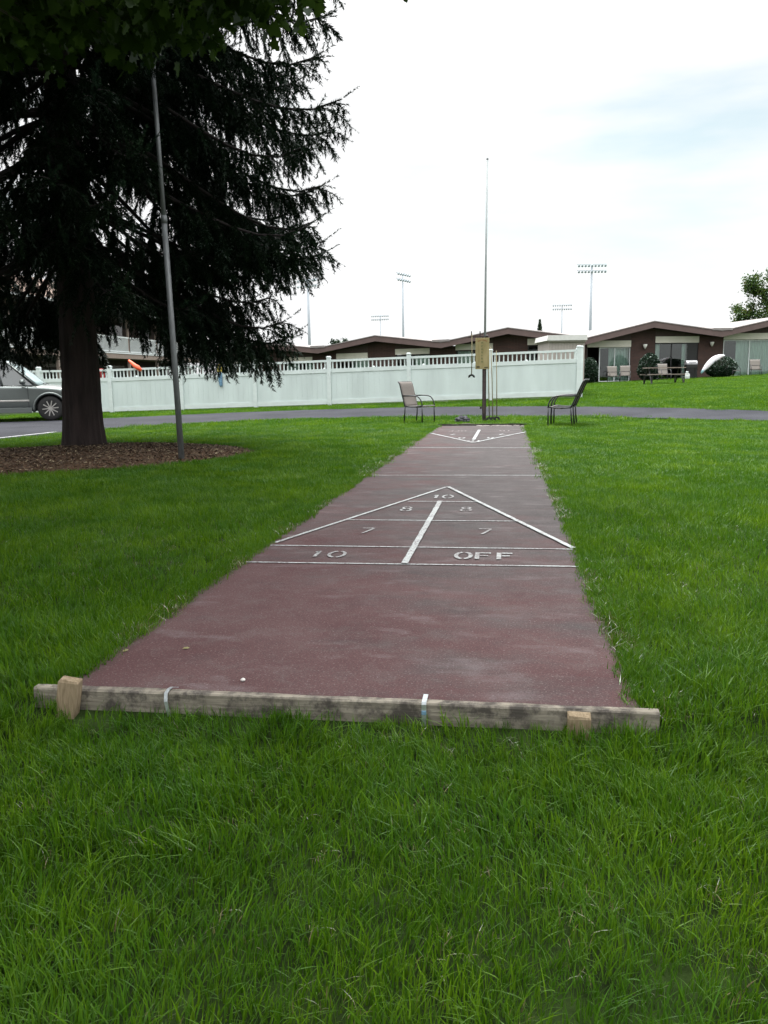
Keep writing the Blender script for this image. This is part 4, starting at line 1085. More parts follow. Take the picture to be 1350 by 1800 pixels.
        for xw in (1.52, -1.5):
            fl = []
            for k in range(15):
                a_ = R(-12 + 204 * k / 14); fl.append((xw + .425 * math.cos(a_), s_ * (.955 if xw < 0 else .945), .33 + .425 * math.sin(a_)))
            MB().tube(fl, .035, 6).build('wheel_arch', m_silver, parent=root, smooth=True)
            wh = MB(); wh.lathe([(.20, -.10), (.30, -.115), (.335, -.08), (.34, 0), (.335, .08), (.30, .115), (.20, .10)], (xw, s_ * .83, .34), 28, axis='Y')
            w_ = wh.build('tyre', m_tyre, parent=root, smooth=True)
            rm = MB(); rm.lathe([(.215, -.02), (.222, .095), (.205, .10), (.198, .0)], (xw, s_ * .83 + (.0 if s_ > 0 else 0), .34), 28, axis='Y')
            rim = MB()
            yo = s_ * .925
            for k in range(28):
                a0, a1 = 2 * math.pi * k / 28, 2 * math.pi * (k + 1) / 28
                p = []
                for rr, yy_ in ((.198, yo - s_ * .03), (.222, yo)):
                    for a_ in (a0, a1): p.append((xw + rr * math.cos(a_), yy_, .34 + rr * math.sin(a_)))
                rim.add(p, [(0, 1, 3, 2)])
            for k in range(10):
                a_ = 2 * math.pi * k / 10 + .1
                rot = Matrix.Rotation(-a_, 3, 'Y'); rim.box(rot @ Vector((.115, 0, 0)) + Vector((xw, yo, .34)), (.19, .02, .028), rot)
            rim.lathe([(.045, -.015), (.04, .015)], (xw, yo, .34), 12, axis='Y')
            rim.build('rim', m_rim, parent=root)
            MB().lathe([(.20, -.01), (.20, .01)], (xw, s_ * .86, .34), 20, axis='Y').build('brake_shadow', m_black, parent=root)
        MB().lathe([(.0, 0), (.13, .02), (.15, .1), (.1, .2)], (2.2, s_ * .62, .66), 10, axis='X').build('headlight', m_wind, parent=root, smooth=True)
        MB().box((-2.45, s_ * .74, .92), (.08, .16, .34)).build('tail_light', m_red, parent=root, bevel=.02)
    q = [(1.30, .76, .985), (1.30, -.76, .985), (.46, -.60, 1.615), (.46, .60, 1.615)]
    ws = MB(); vv = []
    n1, n2 = 8, 6
    for i in range(n2 + 1):
        t_ = i / n2
        for j in range(n1 + 1):
            u = j / n1; w_ = .82 + (.635 - .82) * t_; xx = 1.24 + (.44 - 1.24) * t_ + .16 * (1 - (2 * u - 1) ** 2); vv.append((xx, w_ * (2 * u - 1), .98 + .665 * t_ + .02 * math.sin(t_ * 3.1)))
    ws.add(vv, [(i * (n1 + 1) + j, i * (n1 + 1) + j + 1, (i + 1) * (n1 + 1) + j + 1, (i + 1) * (n1 + 1) + j) for i in range(n2) for j in range(n1)])
    w_ = ws.build('windscreen', m_wind, parent=root, smooth=True); s2 = w_.modifiers.new('thickness', 'SOLIDIFY'); s2.thickness = .01
    MB().hexa([(-2.34, .74, 1.0), (-2.34, -.74, 1.0), (-2.38, -.74, 1.0), (-2.38, .74, 1.0), (-2.10, .58, 1.58), (-2.10, -.58, 1.58), (-2.14, -.58, 1.58), (-2.14, .58, 1.58)]).build('rear_window', m_cglass, parent=root)
    MB().tube([(1.40, -.55, 1.0), (1.22, -.1, 1.06)], .012, 6).build('wiper', m_black, parent=root); MB().tube([(1.42, .1, 1.0), (1.26, .5, 1.05)], .012, 6).build('wiper', m_black, parent=root)
    MB().box((2.49, 0, .42), (.06, 1.1, .14)).build('grille', m_black, parent=root, bevel=.02)
    return root
van = make_van()
van_a = math.atan2(.5, .866) + R(-6)
fw_c = Vector((-11.92, 17.05))     # near front wheel foot
off = Vector((1.52 * math.cos(van_a) - (-.85) * math.sin(van_a), 1.52 * math.sin(van_a) + (-.85) * math.cos(van_a)))
van.location = (fw_c.x - off.x, fw_c.y - off.y, .012); van.rotation_euler.z = van_a
tag(van, 'silver grey minivan parked on the driveway behind the spruce trunk, facing right', 'minivan')

# ------------------------------------------------------------------ stadium floodlight masts
m_mast = mat('pale_grey_steel', (.36, .40, .44), rough=.6, var=.05)  # even pale bluish grey for the mast steel
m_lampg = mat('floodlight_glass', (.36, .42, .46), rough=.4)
def mast(x, y, H_, W_, rows, cols, rz, label, r0=.34, sp=.72):
    root = empty('floodlight_mast', (x, y, 0), R(rz))
    MB().tube([(0, 0, -.5), (0, 0, H_ * .5), (0, 0, H_)], [r0, r0 * .8, r0 * .55], 8).build('mast_pole', m_mast, parent=root, smooth=True)
    me_l = None
    for r_ in range(rows):
        z = H_ - .15 - r_ * 1.25
        MB().box((0, 0, z), (W_, .10, .10)).build('crossarm', m_mast, parent=root)
        for c in range(cols):
            xx = -W_ / 2 + W_ * (c + .5) / cols
            if me_l is None: me_l = mk_me('floodlight', MB().lathe([(.12, -.3), (.30, .0), (.33, .22), (.30, .25)], n=10, axis='Y'), m_lampg)
            o = inst('floodlight', me_l, root, (xx, -.3, z - .32), 0, (.8, -.8, .8)); o.rotation_euler.x = R(25)
    return tag(root, label, 'floodlight mast', 'stadium floodlight masts beyond the buildings')
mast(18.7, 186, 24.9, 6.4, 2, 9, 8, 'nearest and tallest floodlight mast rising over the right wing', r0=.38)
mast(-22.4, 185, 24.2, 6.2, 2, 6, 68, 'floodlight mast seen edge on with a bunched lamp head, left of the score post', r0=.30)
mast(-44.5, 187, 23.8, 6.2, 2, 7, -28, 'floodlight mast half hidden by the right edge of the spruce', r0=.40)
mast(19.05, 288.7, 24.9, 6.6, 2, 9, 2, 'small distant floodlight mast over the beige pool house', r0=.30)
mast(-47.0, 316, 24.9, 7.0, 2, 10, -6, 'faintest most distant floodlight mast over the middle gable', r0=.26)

# ------------------------------------------------------------------ garden furniture by the right wing
m_wtable = mat('weathered_table_wood', (.20, .165, .14), rough=.8, var=.2, scale=6)
pt = empty('picnic_table', (7.75, 35.9, tz(7.75, 35.9)), R(6))
for k in range(4): MB().box((0, -.28 + k * .187, .74), (1.78, .17, .04)).build('table_board', m_wtable, parent=pt)
for s_ in (-1, 1):
    for k in range(2): MB().box((0, s_ * (.58 + .15 * k), .44), (1.78, .13, .04)).build('bench_board', m_wtable, parent=pt)
    for x in (-.72, .72):
        MB().tube([(x, s_ * .62, 0), (x, s_ * .15, .71)], .028, 6).build('leg', m_black, parent=pt)
        MB().tube([(x, s_ * .70, 0.0), (x, s_ * .70, .41)], .025, 6).build('leg', m_black, parent=pt)
for x in (-.72, .72): MB().tube([(x, -.75, .40), (x, .75, .40)], .025, 6).build('crossbar', m_black, parent=pt)
tag(pt, 'weathered picnic table with two benches on the lawn before the right wing', 'picnic table')
far_chair(6.65, 45.35, -80, 'left beige chair before the curtained first patio door')
far_chair(7.32, 45.5, -95, 'right beige chair before the curtained first patio door')
far_chair(9.35, 44.6, -75, 'beige chair behind the picnic table')
far_chair(13.45, 46.3, -60, 'beige chair tucked behind the right round bush')
far_chair(14.75, 46.6, -95, 'beige chair standing alone before the third patio door')
# grill, gas bottle
gr = empty('barbecue_grill', (10.95, 45.6, tz(10.95, 45.6)), R(8))
MB().box((0, 0, .72), (.62, .42, .20)).build('firebox', m_black, parent=gr, bevel=.02)
lid = MB(); n_ = 8; vs2 = []
for x in (-.31, .31):
    for k in range(n_ + 1):
        a_ = math.pi * k / n_; vs2.append((x, .21 * math.cos(a_), .83 + .22 * math.sin(a_)))
lid.add(vs2, [(k, k + 1, n_ + 2 + k, n_ + 1 + k) for k in range(n_)] + [tuple(range(n_ + 1)), tuple(range(2 * n_ + 1, n_, -1))])
m_lidm = mat('grill_lid_steel', (.34, .34, .35), rough=.35, metal=.6)
lo = lid.build('lid', m_lidm, parent=gr); MB().tube([(-.2, -.25, .93), (.2, -.25, .93)], .015, 6).build('handle', m_black, parent=lo)
for s_ in (-1, 1):
    MB().box((s_ * .50, 0, .80), (.34, .38, .035)).build('side_shelf', m_black, parent=gr)
    for y in (-.17, .17): MB().box((s_ * .28, y, .31), (.04, .04, .62)).build('leg', m_black, parent=gr)
MB().box((0, 0, .18), (.60, .38, .03)).build('bottom_shelf', m_black, parent=gr)
tag(gr, 'black barbecue grill with grey lid by the second patio door', 'grill')
gb = MB().lathe([(.10, 0), (.15, .05), (.155, .26), (.12, .35), (.05, .39), (.07, .40), (.07, .46), (.04, .47)], (0, 0, 0), 14).build('gas_bottle', m_white, smooth=True)
gb.location = (10.62, 44.9, tz(10.62, 44.9) - .02); tag(gb, 'white gas bottle on the ground under the barbecue', 'gas bottle')

# curved white inflatable leaning over the right bush
m_infl = cloth_mat('white_inflatable', (.78, .80, .84), (.30, .62, .70), 1.25, (.72, .45, .55))
n1 = 14; vs2 = []; fs2 = []
for i in range(n1 + 1):
    t_ = i / n1; x = 11.62 + 1.30 * t_ ; z = 1.06 + 1.0 * math.sin(t_ * 1.50) ** .85; w_ = .03 + .155 * math.sin(math.pi * min(1, t_ * .93 + .04))
    dx, dz = .62 * (.4 + t_), -.62 * (1.1 - t_ * .6)
    c = Vector((x, 46.0 + .25 * t_, z)); nn = Vector((.6 - .2 * t_, 0, -.7 + .1 * t_)).normalized()
    for k in range(8):
        a_ = 2 * math.pi * k / 8; vs2.append(tuple(c + nn * (w_ * math.cos(a_)) + Vector((0, .06 * math.sin(a_), 0))))
for i in range(n1):
    for k in range(8): a_, b_ = i * 8 + k, i * 8 + (k + 1) % 8; fs2.append((a_, b_, b_ + 8, a_ + 8))
fs2 += [tuple(range(7, -1, -1)), tuple(n1 * 8 + k for k in range(8))]
m_ = MB(); m_.add(vs2, fs2)
tag(m_.build('pool_inflatable', m_infl, smooth=True), 'curved white inflatable with pink and turquoise marks leaning over the right round bush', 'inflatable')

# ------------------------------------------------------------------ foliage helpers
def leaf_cards(P, size, mat_, name, parent=None, aspect=.62, up_bias=0., jitter=.35):
    """one folded rhombic leaf (2 triangles + fold) at every point"""
    n_ = len(P); P = np.asarray(P)
    d = rng.normal(size=(n_, 3)); d[:, 2] = d[:, 2] * .7 + up_bias; d /= np.linalg.norm(d, axis=1)[:, None]
    q = rng.normal(size=(n_, 3)); s_ = np.cross(d, q); s_ /= np.linalg.norm(s_, axis=1)[:, None]; nn = np.cross(d, s_)
    L = size * (1 + jitter * rng.uniform(-1, 1, n_))[:, None]; W_ = L * aspect * .5
    V = np.stack([P - d * L * .5, P + s_ * W_ + nn * W_ * .3, P + d * L * .5, P - s_ * W_ + nn * W_ * .3], 1).reshape(-1, 3)
    i = np.arange(n_)[:, None] * 4; F = np.concatenate([i + [[0, 1, 2]], i + [[0, 2, 3]]], 0)
    # keep each leaf one island: triangles share vertices
    return np_mesh(name, V, F, mat_, parent=parent)
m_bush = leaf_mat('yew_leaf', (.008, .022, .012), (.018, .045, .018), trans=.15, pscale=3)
m_bark = mat('dark_bark', (.050, .037, .033), rough=.95, var=.4, scale=9, bump=1.0, bscale=30, stretch=(1, 1, .22))
def bush(x, y, rx, h, label, seed, cone=.75):
    g0 = tz(x, y) - .02
    r_ = np.random.default_rng(seed); n_ = 9000
    d = r_.normal(size=(n_, 3)); d /= np.linalg.norm(d, axis=1)[:, None]
    t_ = r_.uniform(.72, 1.03, n_) ** .7
    zz = (d[:, 2] * .5 + .5) * h
    k = np.array([1 + .10 * noise.noise((v_[0] * 2.5, v_[1] * 2.5, v_[2] * 2.5 + seed)) + .07 * noise.noise((v_[0] * 7, v_[1] * 7, v_[2] * 7)) for v_ in d])
    rad = rx * np.sin(np.arccos(np.clip(d[:, 2], -1, 1)))[:] * (1 - (1 - cone) * np.clip(zz / h, 0, 1)) * 1.12
    ang = np.arctan2(d[:, 1], d[:, 0])
    P = np.stack([rad * np.cos(ang) * t_ * k, rad * np.sin(ang) * t_ * k, zz * (.9 + .1 * k) * np.where(t_ > .9, 1, .97)], 1)
    root = empty('round_bush', (x, y, g0))
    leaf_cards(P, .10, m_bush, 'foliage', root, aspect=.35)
    core = MB().lathe([(.05, 0), (rx * .6, h * .12), (rx * .82, h * .4), (rx * .62 * cone, h * .75), (.1, h * .93)], n=14).build('inner_branches', m_bark, parent=root, smooth=True)
    MB().tube([(0, 0, -.1), (0, 0, h * .3)], [.07, .05], 7).build('stem', m_bark, parent=root)
    return tag(root, label, 'bush', 'clipped evergreen bushes outside the right wing')
bush(8.78, 46.25, .70, 1.60, 'tall rounded bush left of the picnic table, beside the first wall lamp', 3, .70)
bush(12.85, 46.7, .82, 1.22, 'broad low round bush under the curved white inflatable', 4, .95)
bush(5.32, 45.6, .48, 1.50, 'narrow dark bush at the left corner of the right wing, beside the fence post', 5, .85)

def tree_generic(x, y, H_, crowns, mat_, label, seed, leaf=.22, n_per=1400, cat='tree', name='leafy_tree'):
    root = empty(name, (x, y, 0)); r_ = np.random.default_rng(seed)
    MB().tube([(0, 0, -.3), (.1, 0, H_ * .35), (.0, .1, H_ * .62), (.1, 0, H_ * .9)], [.26, .2, .13, .04], 8).build('trunk', m_bark, parent=root, smooth=True)
    pts = []; lb = MB()
    for (cx, cy, cz, rr) in crowns:
        lb.tube([(0, 0, cz * .55), (cx * .5, cy * .5, cz * .8), (cx, cy, cz + rr * .3)], [.09, .06, .02], 6)
        for _ in range(9):
            d = r_.normal(size=3); d /= np.linalg.norm(d); c = np.array([cx, cy, cz]) + d * rr * r_.uniform(.35, 1.0)
            pts.append(c + r_.normal(size=(n_per // 9, 3)) * rr * .22)
            lb.tube([(cx * .8, cy * .8, cz * .97), tuple(c)], [.03, .01], 4)
    lb.build('branches', m_bark, parent=root)
    leaf_cards(np.concatenate(pts), leaf, mat_, 'crown', root)
    return tag(root, label, cat)
m_leafR = leaf_mat('olive_leaf', (.022, .050, .014), (.07, .12, .022), trans=.3, pscale=.8, c3=(.14, .12, .03))  # olive green leaves, a few yellow brown
tree_generic(25.3, 78, 10.5, [(-2.3, 0, 9.0, 1.25), (-1.2, 0, 8.2, 1.0), (-3.0, .3, 6.6, 1.2), (-1.0, 0, 6.3, 1.4), (.6, 0, 8.0, 1.7), (-2.0, 0, 5.4, 1.3), (1.6, 0, 6.2, 1.8), (0.2, 0, 9.8, 1.2), (-3.7, 0, 5.4, .7)], m_leafR, 'leafy tree rising behind the right end of the brick wing roof', 21)
m_leafF = leaf_mat('distant_leaf', (.02, .035, .02), (.05, .075, .03), trans=.2, pscale=.5)
tree_generic(-20.7, 105, 6.8, [(-.9, 0, 5.5, .8), (.4, 0, 5.3, .8), (2.6, 0, 5.0, .6), (-.2, 0, 4.4, 1.2)], m_leafF, 'tiny tree top peeping over the roof left of the middle gable', 22, leaf=.3, n_per=500)
# spindly conifer tip behind the roof
ct = empty('thin_conifer', (6.5, 151.5, 0)); MB().tube([(0, 0, -.3), (0, 0, 11.2)], [.2, .03], 6).build('trunk', m_bark, parent=ct)
pz = rng.uniform(5, 11.2, 2600); rr = (.48 * np.clip((11.3 - pz) / 2.2, 0, 1) + .10) * rng.uniform(.2, 1, 2600) * (1 - .0 * pz); an = rng.uniform(0, 6.28, 2600)
leaf_cards(np.stack([rr * np.cos(an), rr * np.sin(an), pz - rr * .6], 1), .35, m_leafF, 'crown', ct, aspect=.3)
tag(ct, 'very thin dark conifer tip poking above the roof near the beige pool house', 'tree')

# ------------------------------------------------------------------ the big spruce
SX, SY = -5.93, 7.55
spruce = empty('spruce_tree', (SX, SY, 0))
m_sbark = mat('spruce_bark', (.026, .018, .017), rough=.95, var=.5, scale=7, bump=1.0, bscale=26, stretch=(1.4, 1.4, .22))
HT = 18.5
nz_, na = 110, 72; vs2 = []; fs2 = []
for i in range(nz_ + 1):
    z = -.1 + (HT - 2) * (i / nz_) ** 1.35
    r0 = .285 * (1 - z / (HT + 1)) ** .8 + .075 * math.exp(-max(0, z) / .28)
    for k in range(na):
        a_ = 2 * math.pi * k / na; c_, s_ = math.cos(a_), math.sin(a_)
        r_ = r0 * (1 + .05 * math.sin(a_ * 5 + 1) * math.exp(-max(0, z) / .5)) + .020 * noise.noise((c_ * 6, s_ * 6, z * .9)) + .018 * noise.noise((c_ * 14, s_ * 14, z * 2.2))
        vs2.append((r_ * c_ + .04 * math.sin(z * .4), r_ * s_, z))
for i in range(nz_):
    for k in range(na): a_, b_ = i * na + k, i * na + (k + 1) % na; fs2.append((a_, b_, b_ + na, a_ + na))
m_ = MB(); m_.add(vs2, fs2); m_.build('trunk', m_sbark, parent=spruce, smooth=True)
m_twig = mat('spruce_twig', (.018, .014, .013), rough=.9)
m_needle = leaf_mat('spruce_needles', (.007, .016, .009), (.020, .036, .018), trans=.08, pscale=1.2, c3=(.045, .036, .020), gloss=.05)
limbs = MB(); twig = MB(); SEG = []     # SEG: (p0, p1, needle length)
r2 = random.Random(5)
nL = 270
for i in range(nL):
    f_ = i / (nL - 1); h = 2.75 + (HT - 3.6) * f_ ** 1.25; h = 3.0 + round(max(0, h - 2.9) / .62) * .62 + r2.uniform(-.10, .10)
    az = i * 2.39996 + r2.uniform(-.3, .3)
    env = 4.05 if h < 9.2 else 4.05 * max(.08, (HT + .4 - h) / (HT + .4 - 9.2)) ** .9
    if h < 4.9: env = 3.95
    if h < 3.9: env = 3.3
    L = env * r2.uniform(.84, 1.02)
    azd = math.degrees(az) % 360 - 360
    if -80 < azd < -15 and h < 8.5: L = min(L, r2.uniform(1.9, 2.5))
    side = Vector((math.cos(az), math.sin(az), 0)); lat = Vector((-side.y, side.x, 0))
    droop = (.78 if h < 6 else .78 - .05 * (h - 6)) * r2.uniform(.8, 1.15); droop = max(droop, .12)
    wob = r2.uniform(-.25, .25)
    def P(t_): return Vector((0, 0, h)) + side * (L * t_) + lat * (wob * t_ * t_ * L * .4) + Vector((0, 0, L * (.10 * t_ - droop * t_ ** 1.5 + .42 * droop * t_ ** 5)))
    pts = [P(k / 10) for k in range(11)]
    MB().tube(pts, [.055 * (1 - k / 10.5) * (L / 4.5) + .006 for k in range(11)], 6, cap=False).build('limb', m_twig, parent=spruce, smooth=True, normals=False)
    # needled leader at the tip, slightly upturned
    tp = P(1.0); td = (P(1.0) - P(.93)).normalized() + Vector((0, 0, .25)); td.normalize()
    SEG.append((tp, tp + td * .30, .05))
    for q_ in (.78, .84, .9, .95): SEG.append((P(q_), P(min(1, q_ + .06)), .07))
    for _k in range(5):
        sd = (td + Vector((r2.uniform(-.6, .6), r2.uniform(-.6, .6), r2.uniform(-.7, .1)))).normalized(); b9 = P(r2.uniform(.84, 1.0)); SEG.append((b9, b9 + sd * r2.uniform(.15, .3), .055))
    if h > 11.5: step, dens = .34, .5
    else: step, dens = .135, 1.0
    gap0 = r2.uniform(.22, .42) if h > 5.4 else r2.uniform(.30, .5)
    s_ = L * gap0; sg = 1
    while s_ < L * .985:
        t_ = s_ / L; b_ = P(t_); fwd_ = (P(min(1, t_ + .03)) - b_).normalized(); sg = -sg
        ls = min(1.3, (.40 + .62 * (1 - t_) * L * .45)) * r2.uniform(.65, 1.1)
        dv = (fwd_ * r2.uniform(.55, .9) + lat * sg * r2.uniform(.6, .9)); dv.z *= .6; dv.normalize()
        dr = r2.uniform(.35, .75)
        q = [b_ + dv * (ls * u) + Vector((0, 0, -dr * ls * u * u)) for u in (0, .25, .5, .75, 1)]
        twig.tube(q, [.010, .008, .006, .004, .002], 3, cap=False)
        for a_, c_ in zip(q[1:-1], q[2:]): SEG.append((a_, c_, .065))
        tipd = (q[-1] - q[-2]).normalized() + Vector((0, 0, .2)); SEG.append((q[-1], q[-1] + tipd.normalized() * .14, .035))
        # hanging branchlets
        u = .12
        while u < 1.0:
            k0 = min(3, int(u * 4)); fr_ = u * 4 - k0; hp = q[k0].lerp(q[k0 + 1], fr_)
            hl = r2.uniform(.22, .66) * (1 if t_ < .8 else .55) * (1.15 - .6 * u) * (1.0 if h < 9 else .7)
            hd = Vector((r2.uniform(-.5, .5), r2.uniform(-.5, .5), -.9)) + dv * .3; hd.normalize()
            m1 = hp + hd * hl * .5; m2 = m1 + (hd + Vector((0, 0, -.35))).normalized() * hl * .5
            SEG.append((hp, m1, .072)); SEG.append((m1, m2, .066))
            u += (.058 / ls) / dens * r2.uniform(.8, 1.25)
        s_ += step * r2.uniform(.75, 1.25)
twig.build('twigs', m_twig, parent=spruce, normals=False)['kind'] = 'stuff'
def needles(SEG, name, mat_, parent, per_m=165, width=.27):
    P0 = np.array([tuple(s[0]) for s in SEG]); P1 = np.array([tuple(s[1]) for s in SEG]); NL = np.array([s[2] for s in SEG])
    Ls = np.linalg.norm(P1 - P0, axis=1); n_ = np.maximum(3, (Ls * per_m)).astype(int)
    ix = np.repeat(np.arange(len(SEG)), n_); N = len(ix)
    t_ = rng.uniform(0, 1, N)[:, None]; D = (P1 - P0) / Ls[:, None]
    b_ = P0[ix] + (P1 - P0)[ix] * t_
    q = rng.normal(size=(N, 3)); d = D[ix]; s_ = np.cross(d, q); s_ /= np.linalg.norm(s_, axis=1)[:, None]
    nd = d * .75 + s_ * .9; nd /= np.linalg.norm(nd, axis=1)[:, None]
    w_ = np.cross(nd, d); w_ /= np.linalg.norm(w_, axis=1)[:, None]
    ln = (NL[ix] * rng.uniform(.7, 1.25, N))[:, None]
    V = np.stack([b_ - w_ * ln * width * .5, b_ + w_ * ln * width * .5, b_ + nd * ln], 1).reshape(-1, 3)
    F = np.arange(3 * N).reshape(-1, 3)
    print('needles', N)
    return np_mesh(name, V, F, mat_, parent=parent)
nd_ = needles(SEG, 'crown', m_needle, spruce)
tag(spruce, 'huge dark drooping spruce with bare lower trunk standing in the mulch bed', 'tree')

# ------------------------------------------------------------------ maple whose crown spreads over the viewer
m_maple = leaf_mat('maple_leaf', (.014, .030, .005), (.034, .064, .010), trans=.38, pscale=.9, gloss=.04)
maple = empty('maple_tree', (-4.6, -8.2, 0))
MX, MY = -4.6, -8.2
mt = MB(); mt.tube([(0, 0, -.2), (0, 0, .3), (.05, .05, 2.2), (.15, .2, 4.2), (.3, .4, 6.5), (.4, .5, 9.5)], [.46, .34, .28, .24, .17, .06], 16)
mt.build('trunk', m_bark, parent=maple, smooth=True)
r3 = np.random.default_rng(9); pts = []; lb = MB()
def limb(p0, p1, r0, r1, sag=.4):
    p0, p1 = Vector(p0), Vector(p1); mid = p0.lerp(p1, .5) + Vector((0, 0, sag)); lb.tube([p0, p0.lerp(mid, .5) + Vector((0, 0, sag * .3)), mid, mid.lerp(p1, .5) + Vector((0, 0, sag * .1)), p1], [r0, r0 * .85, r0 * .6 + r1 * .4, (r0 + r1) * .35, r1], 7, cap=False)
CL = []
# main crown: clusters in a broad flattened dome centred over the lawn near the viewer
for i in range(300):
    while True:
        u = r3.uniform(-1, 1, 3)
        if .25 < np.linalg.norm(u) < 1: break
    X_, Y_, Z_ = .6 + u[0] * 9.4, -3.9 + u[1] * 8.2, 7.6 + u[2] * 3.4
    dh = Y_ + 4.53
    low = 4.2 if X_ < -1.5 else 4.35
    if Y_ > 0.5: low = 4.75 + (Y_ - .5) * .52
    if Z_ < low: Z_ = low + r3.uniform(0, .6)
    CL.append((X_, Y_, Z_, .46))
for i in range(520):  # extra clusters above the view, added to deepen the shade on the left lawn
    X_, Y_ = r3.uniform(-9.0, -2.0), r3.uniform(-3.5, 3.4); CL.append((X_, Y_, r3.uniform(5.0, 8.5) + max(0, Y_ * .4), .46))
for c in CL[::9]: limb((MX + .2, MY + .2, 4.0 + r3.uniform(-.8, 2.5)), (c[0], c[1], c[2]), .07, .008)
lb2 = MB()
for c in CL: pts.append(np.array(c[:3]) + r3.normal(size=(46, 3)) * np.array([c[3], c[3], c[3] * .55]))
allp = np.concatenate(pts)
dist = np.hypot(allp[:, 0] - CAM.x, allp[:, 1] - CAM.y); ahead = allp[:, 1] > CAM.y + 3.0
keep = ~(ahead & (allp[:, 2] < CAM.z + .455 * (allp[:, 1] - CAM.y)) )
allp = allp[keep]
allp -= np.array([MX, MY, 0])
leaf_cards(allp, .15, m_maple, 'crown', maple, aspect=.9)
# low drooping spray in front of the spruce, lobed leaves
def maple_leaf(c, d, nrm, s_):
    """five-lobed leaf as a fan, base at c, tip along d"""
    w_ = d.cross(nrm).normalized()
    prof = [(0, 0), (-.10, .30), (.12, .26), (.02, .52), (.28, .36), (.50, .60), (.52, .34), (.66, .22), (.78, .26), (1.0, 0)]
    P = [c + d * (x * s_) + w_ * (y * s_) - nrm * (.25 * y * y * s_) for x, y in prof] + [c + d * (x * s_) - w_ * (y * s_) - nrm * (.25 * y * y * s_) for x, y in prof[1:-1]]
    return P
LF = [(0, 1, 2), (0, 2, 3), (0, 3, 4), (0, 4, 6), (4, 5, 6), (0, 6, 7), (0, 7, 9), (7, 8, 9)]
mir = {0: 0, 9: 9}
for k in range(1, 9): mir[k] = 9 + k
LF = LF + [(mir[a], mir[c], mir[b]) for a, b, c in LF]
r4 = random.Random(3); V, Fl = [], []
spray = MB(); cnt = 0
for i in range(480):
    u = r4.uniform(0, 1)
    X_ = -5.3 + 4.15 * u + r4.uniform(-.15, .15)
    Y_ = 2.0 + .75 * u + r4.uniform(-.75, .85)
    bot = 3.80 if u < .70 else 3.80 + .30 * (u - .70) / .30
    bot += .12 * noise.noise((X_ * 2.3, 5.1, 0)) * 2 + (Y_ - 2.4) * .34
    Z_ = bot + r4.random() ** 1.1 * 1.25
    for k in range(11):
        c = Vector((X_ + r4.gauss(0, .17), Y_ + r4.gauss(0, .17), Z_ + r4.gauss(0, .09)))
        d = Vector((r4.uniform(-.7, .7), r4.uniform(-.7, .7), r4.uniform(-1.2, -.2))).normalized()
        nrm = Vector((r4.uniform(-1, 1), r4.uniform(-1, 1), r4.uniform(-.1, 1.0))); nrm = (nrm - d * nrm.dot(d)).normalized()
        P = maple_leaf(c, d, nrm, r4.uniform(.085, .135))
        V += [(p.x - MX, p.y - MY, p.z) for p in P]; Fl += [tuple(cnt * 18 + q for q in t3) for t3 in LF]; cnt += 1
    if i % 3 == 0: spray.tube([(X_ - MX - .25, Y_ - MY - .4, Z_ + .18), (X_ - MX, Y_ - MY, Z_ + .05)], [.006, .003], 4, cap=False)
# a few tips reaching in at the top of the frame
for (X_, Y_, Z_) in ((-.95, 3.0, 4.27), (-.70, 3.0, 4.30), (-.47, 2.9, 4.25), (-.42, 2.95, 4.24), (-1.05, 2.8, 4.18)):
    for k in range(4):
        c = Vector((X_ + r4.gauss(0, .05), Y_ + r4.gauss(0, .08), Z_ + .03 + abs(r4.gauss(0, .05))))
        d = Vector((r4.uniform(-.7, .9), r4.uniform(-.3, .3), r4.uniform(-.6, -.1))).normalized(); nrm = Vector((0, -.6, .8)); nrm = (nrm - d * nrm.dot(d)).normalized()
        P = maple_leaf(c, d, nrm, .11); V += [(p.x - MX, p.y - MY, p.z) for p in P]; Fl += [tuple(cnt * 18 + q for q in t3) for t3 in LF]; cnt += 1
np_mesh('low_leaves', V, Fl, m_maple, parent=maple)
for k in range(7):
    x1 = -5.0 + k * .66
    limb((-3.9 + k * .2, -5.2, 5.6), (x1, 2.1 + .1 * k, 4.75), .05, .008, .25)
lbo = lb.build('branches', m_bark, parent=maple, smooth=True, normals=False); lbo['kind'] = 'stuff'; lbo.matrix_parent_inverse = Matrix.Translation((-MX, -MY, 0))
spray.build('twigs', m_bark, parent=maple, normals=False)['kind'] = 'stuff'
tag(maple, 'broad maple whose low leafy branches hang into the top left corner', 'tree')

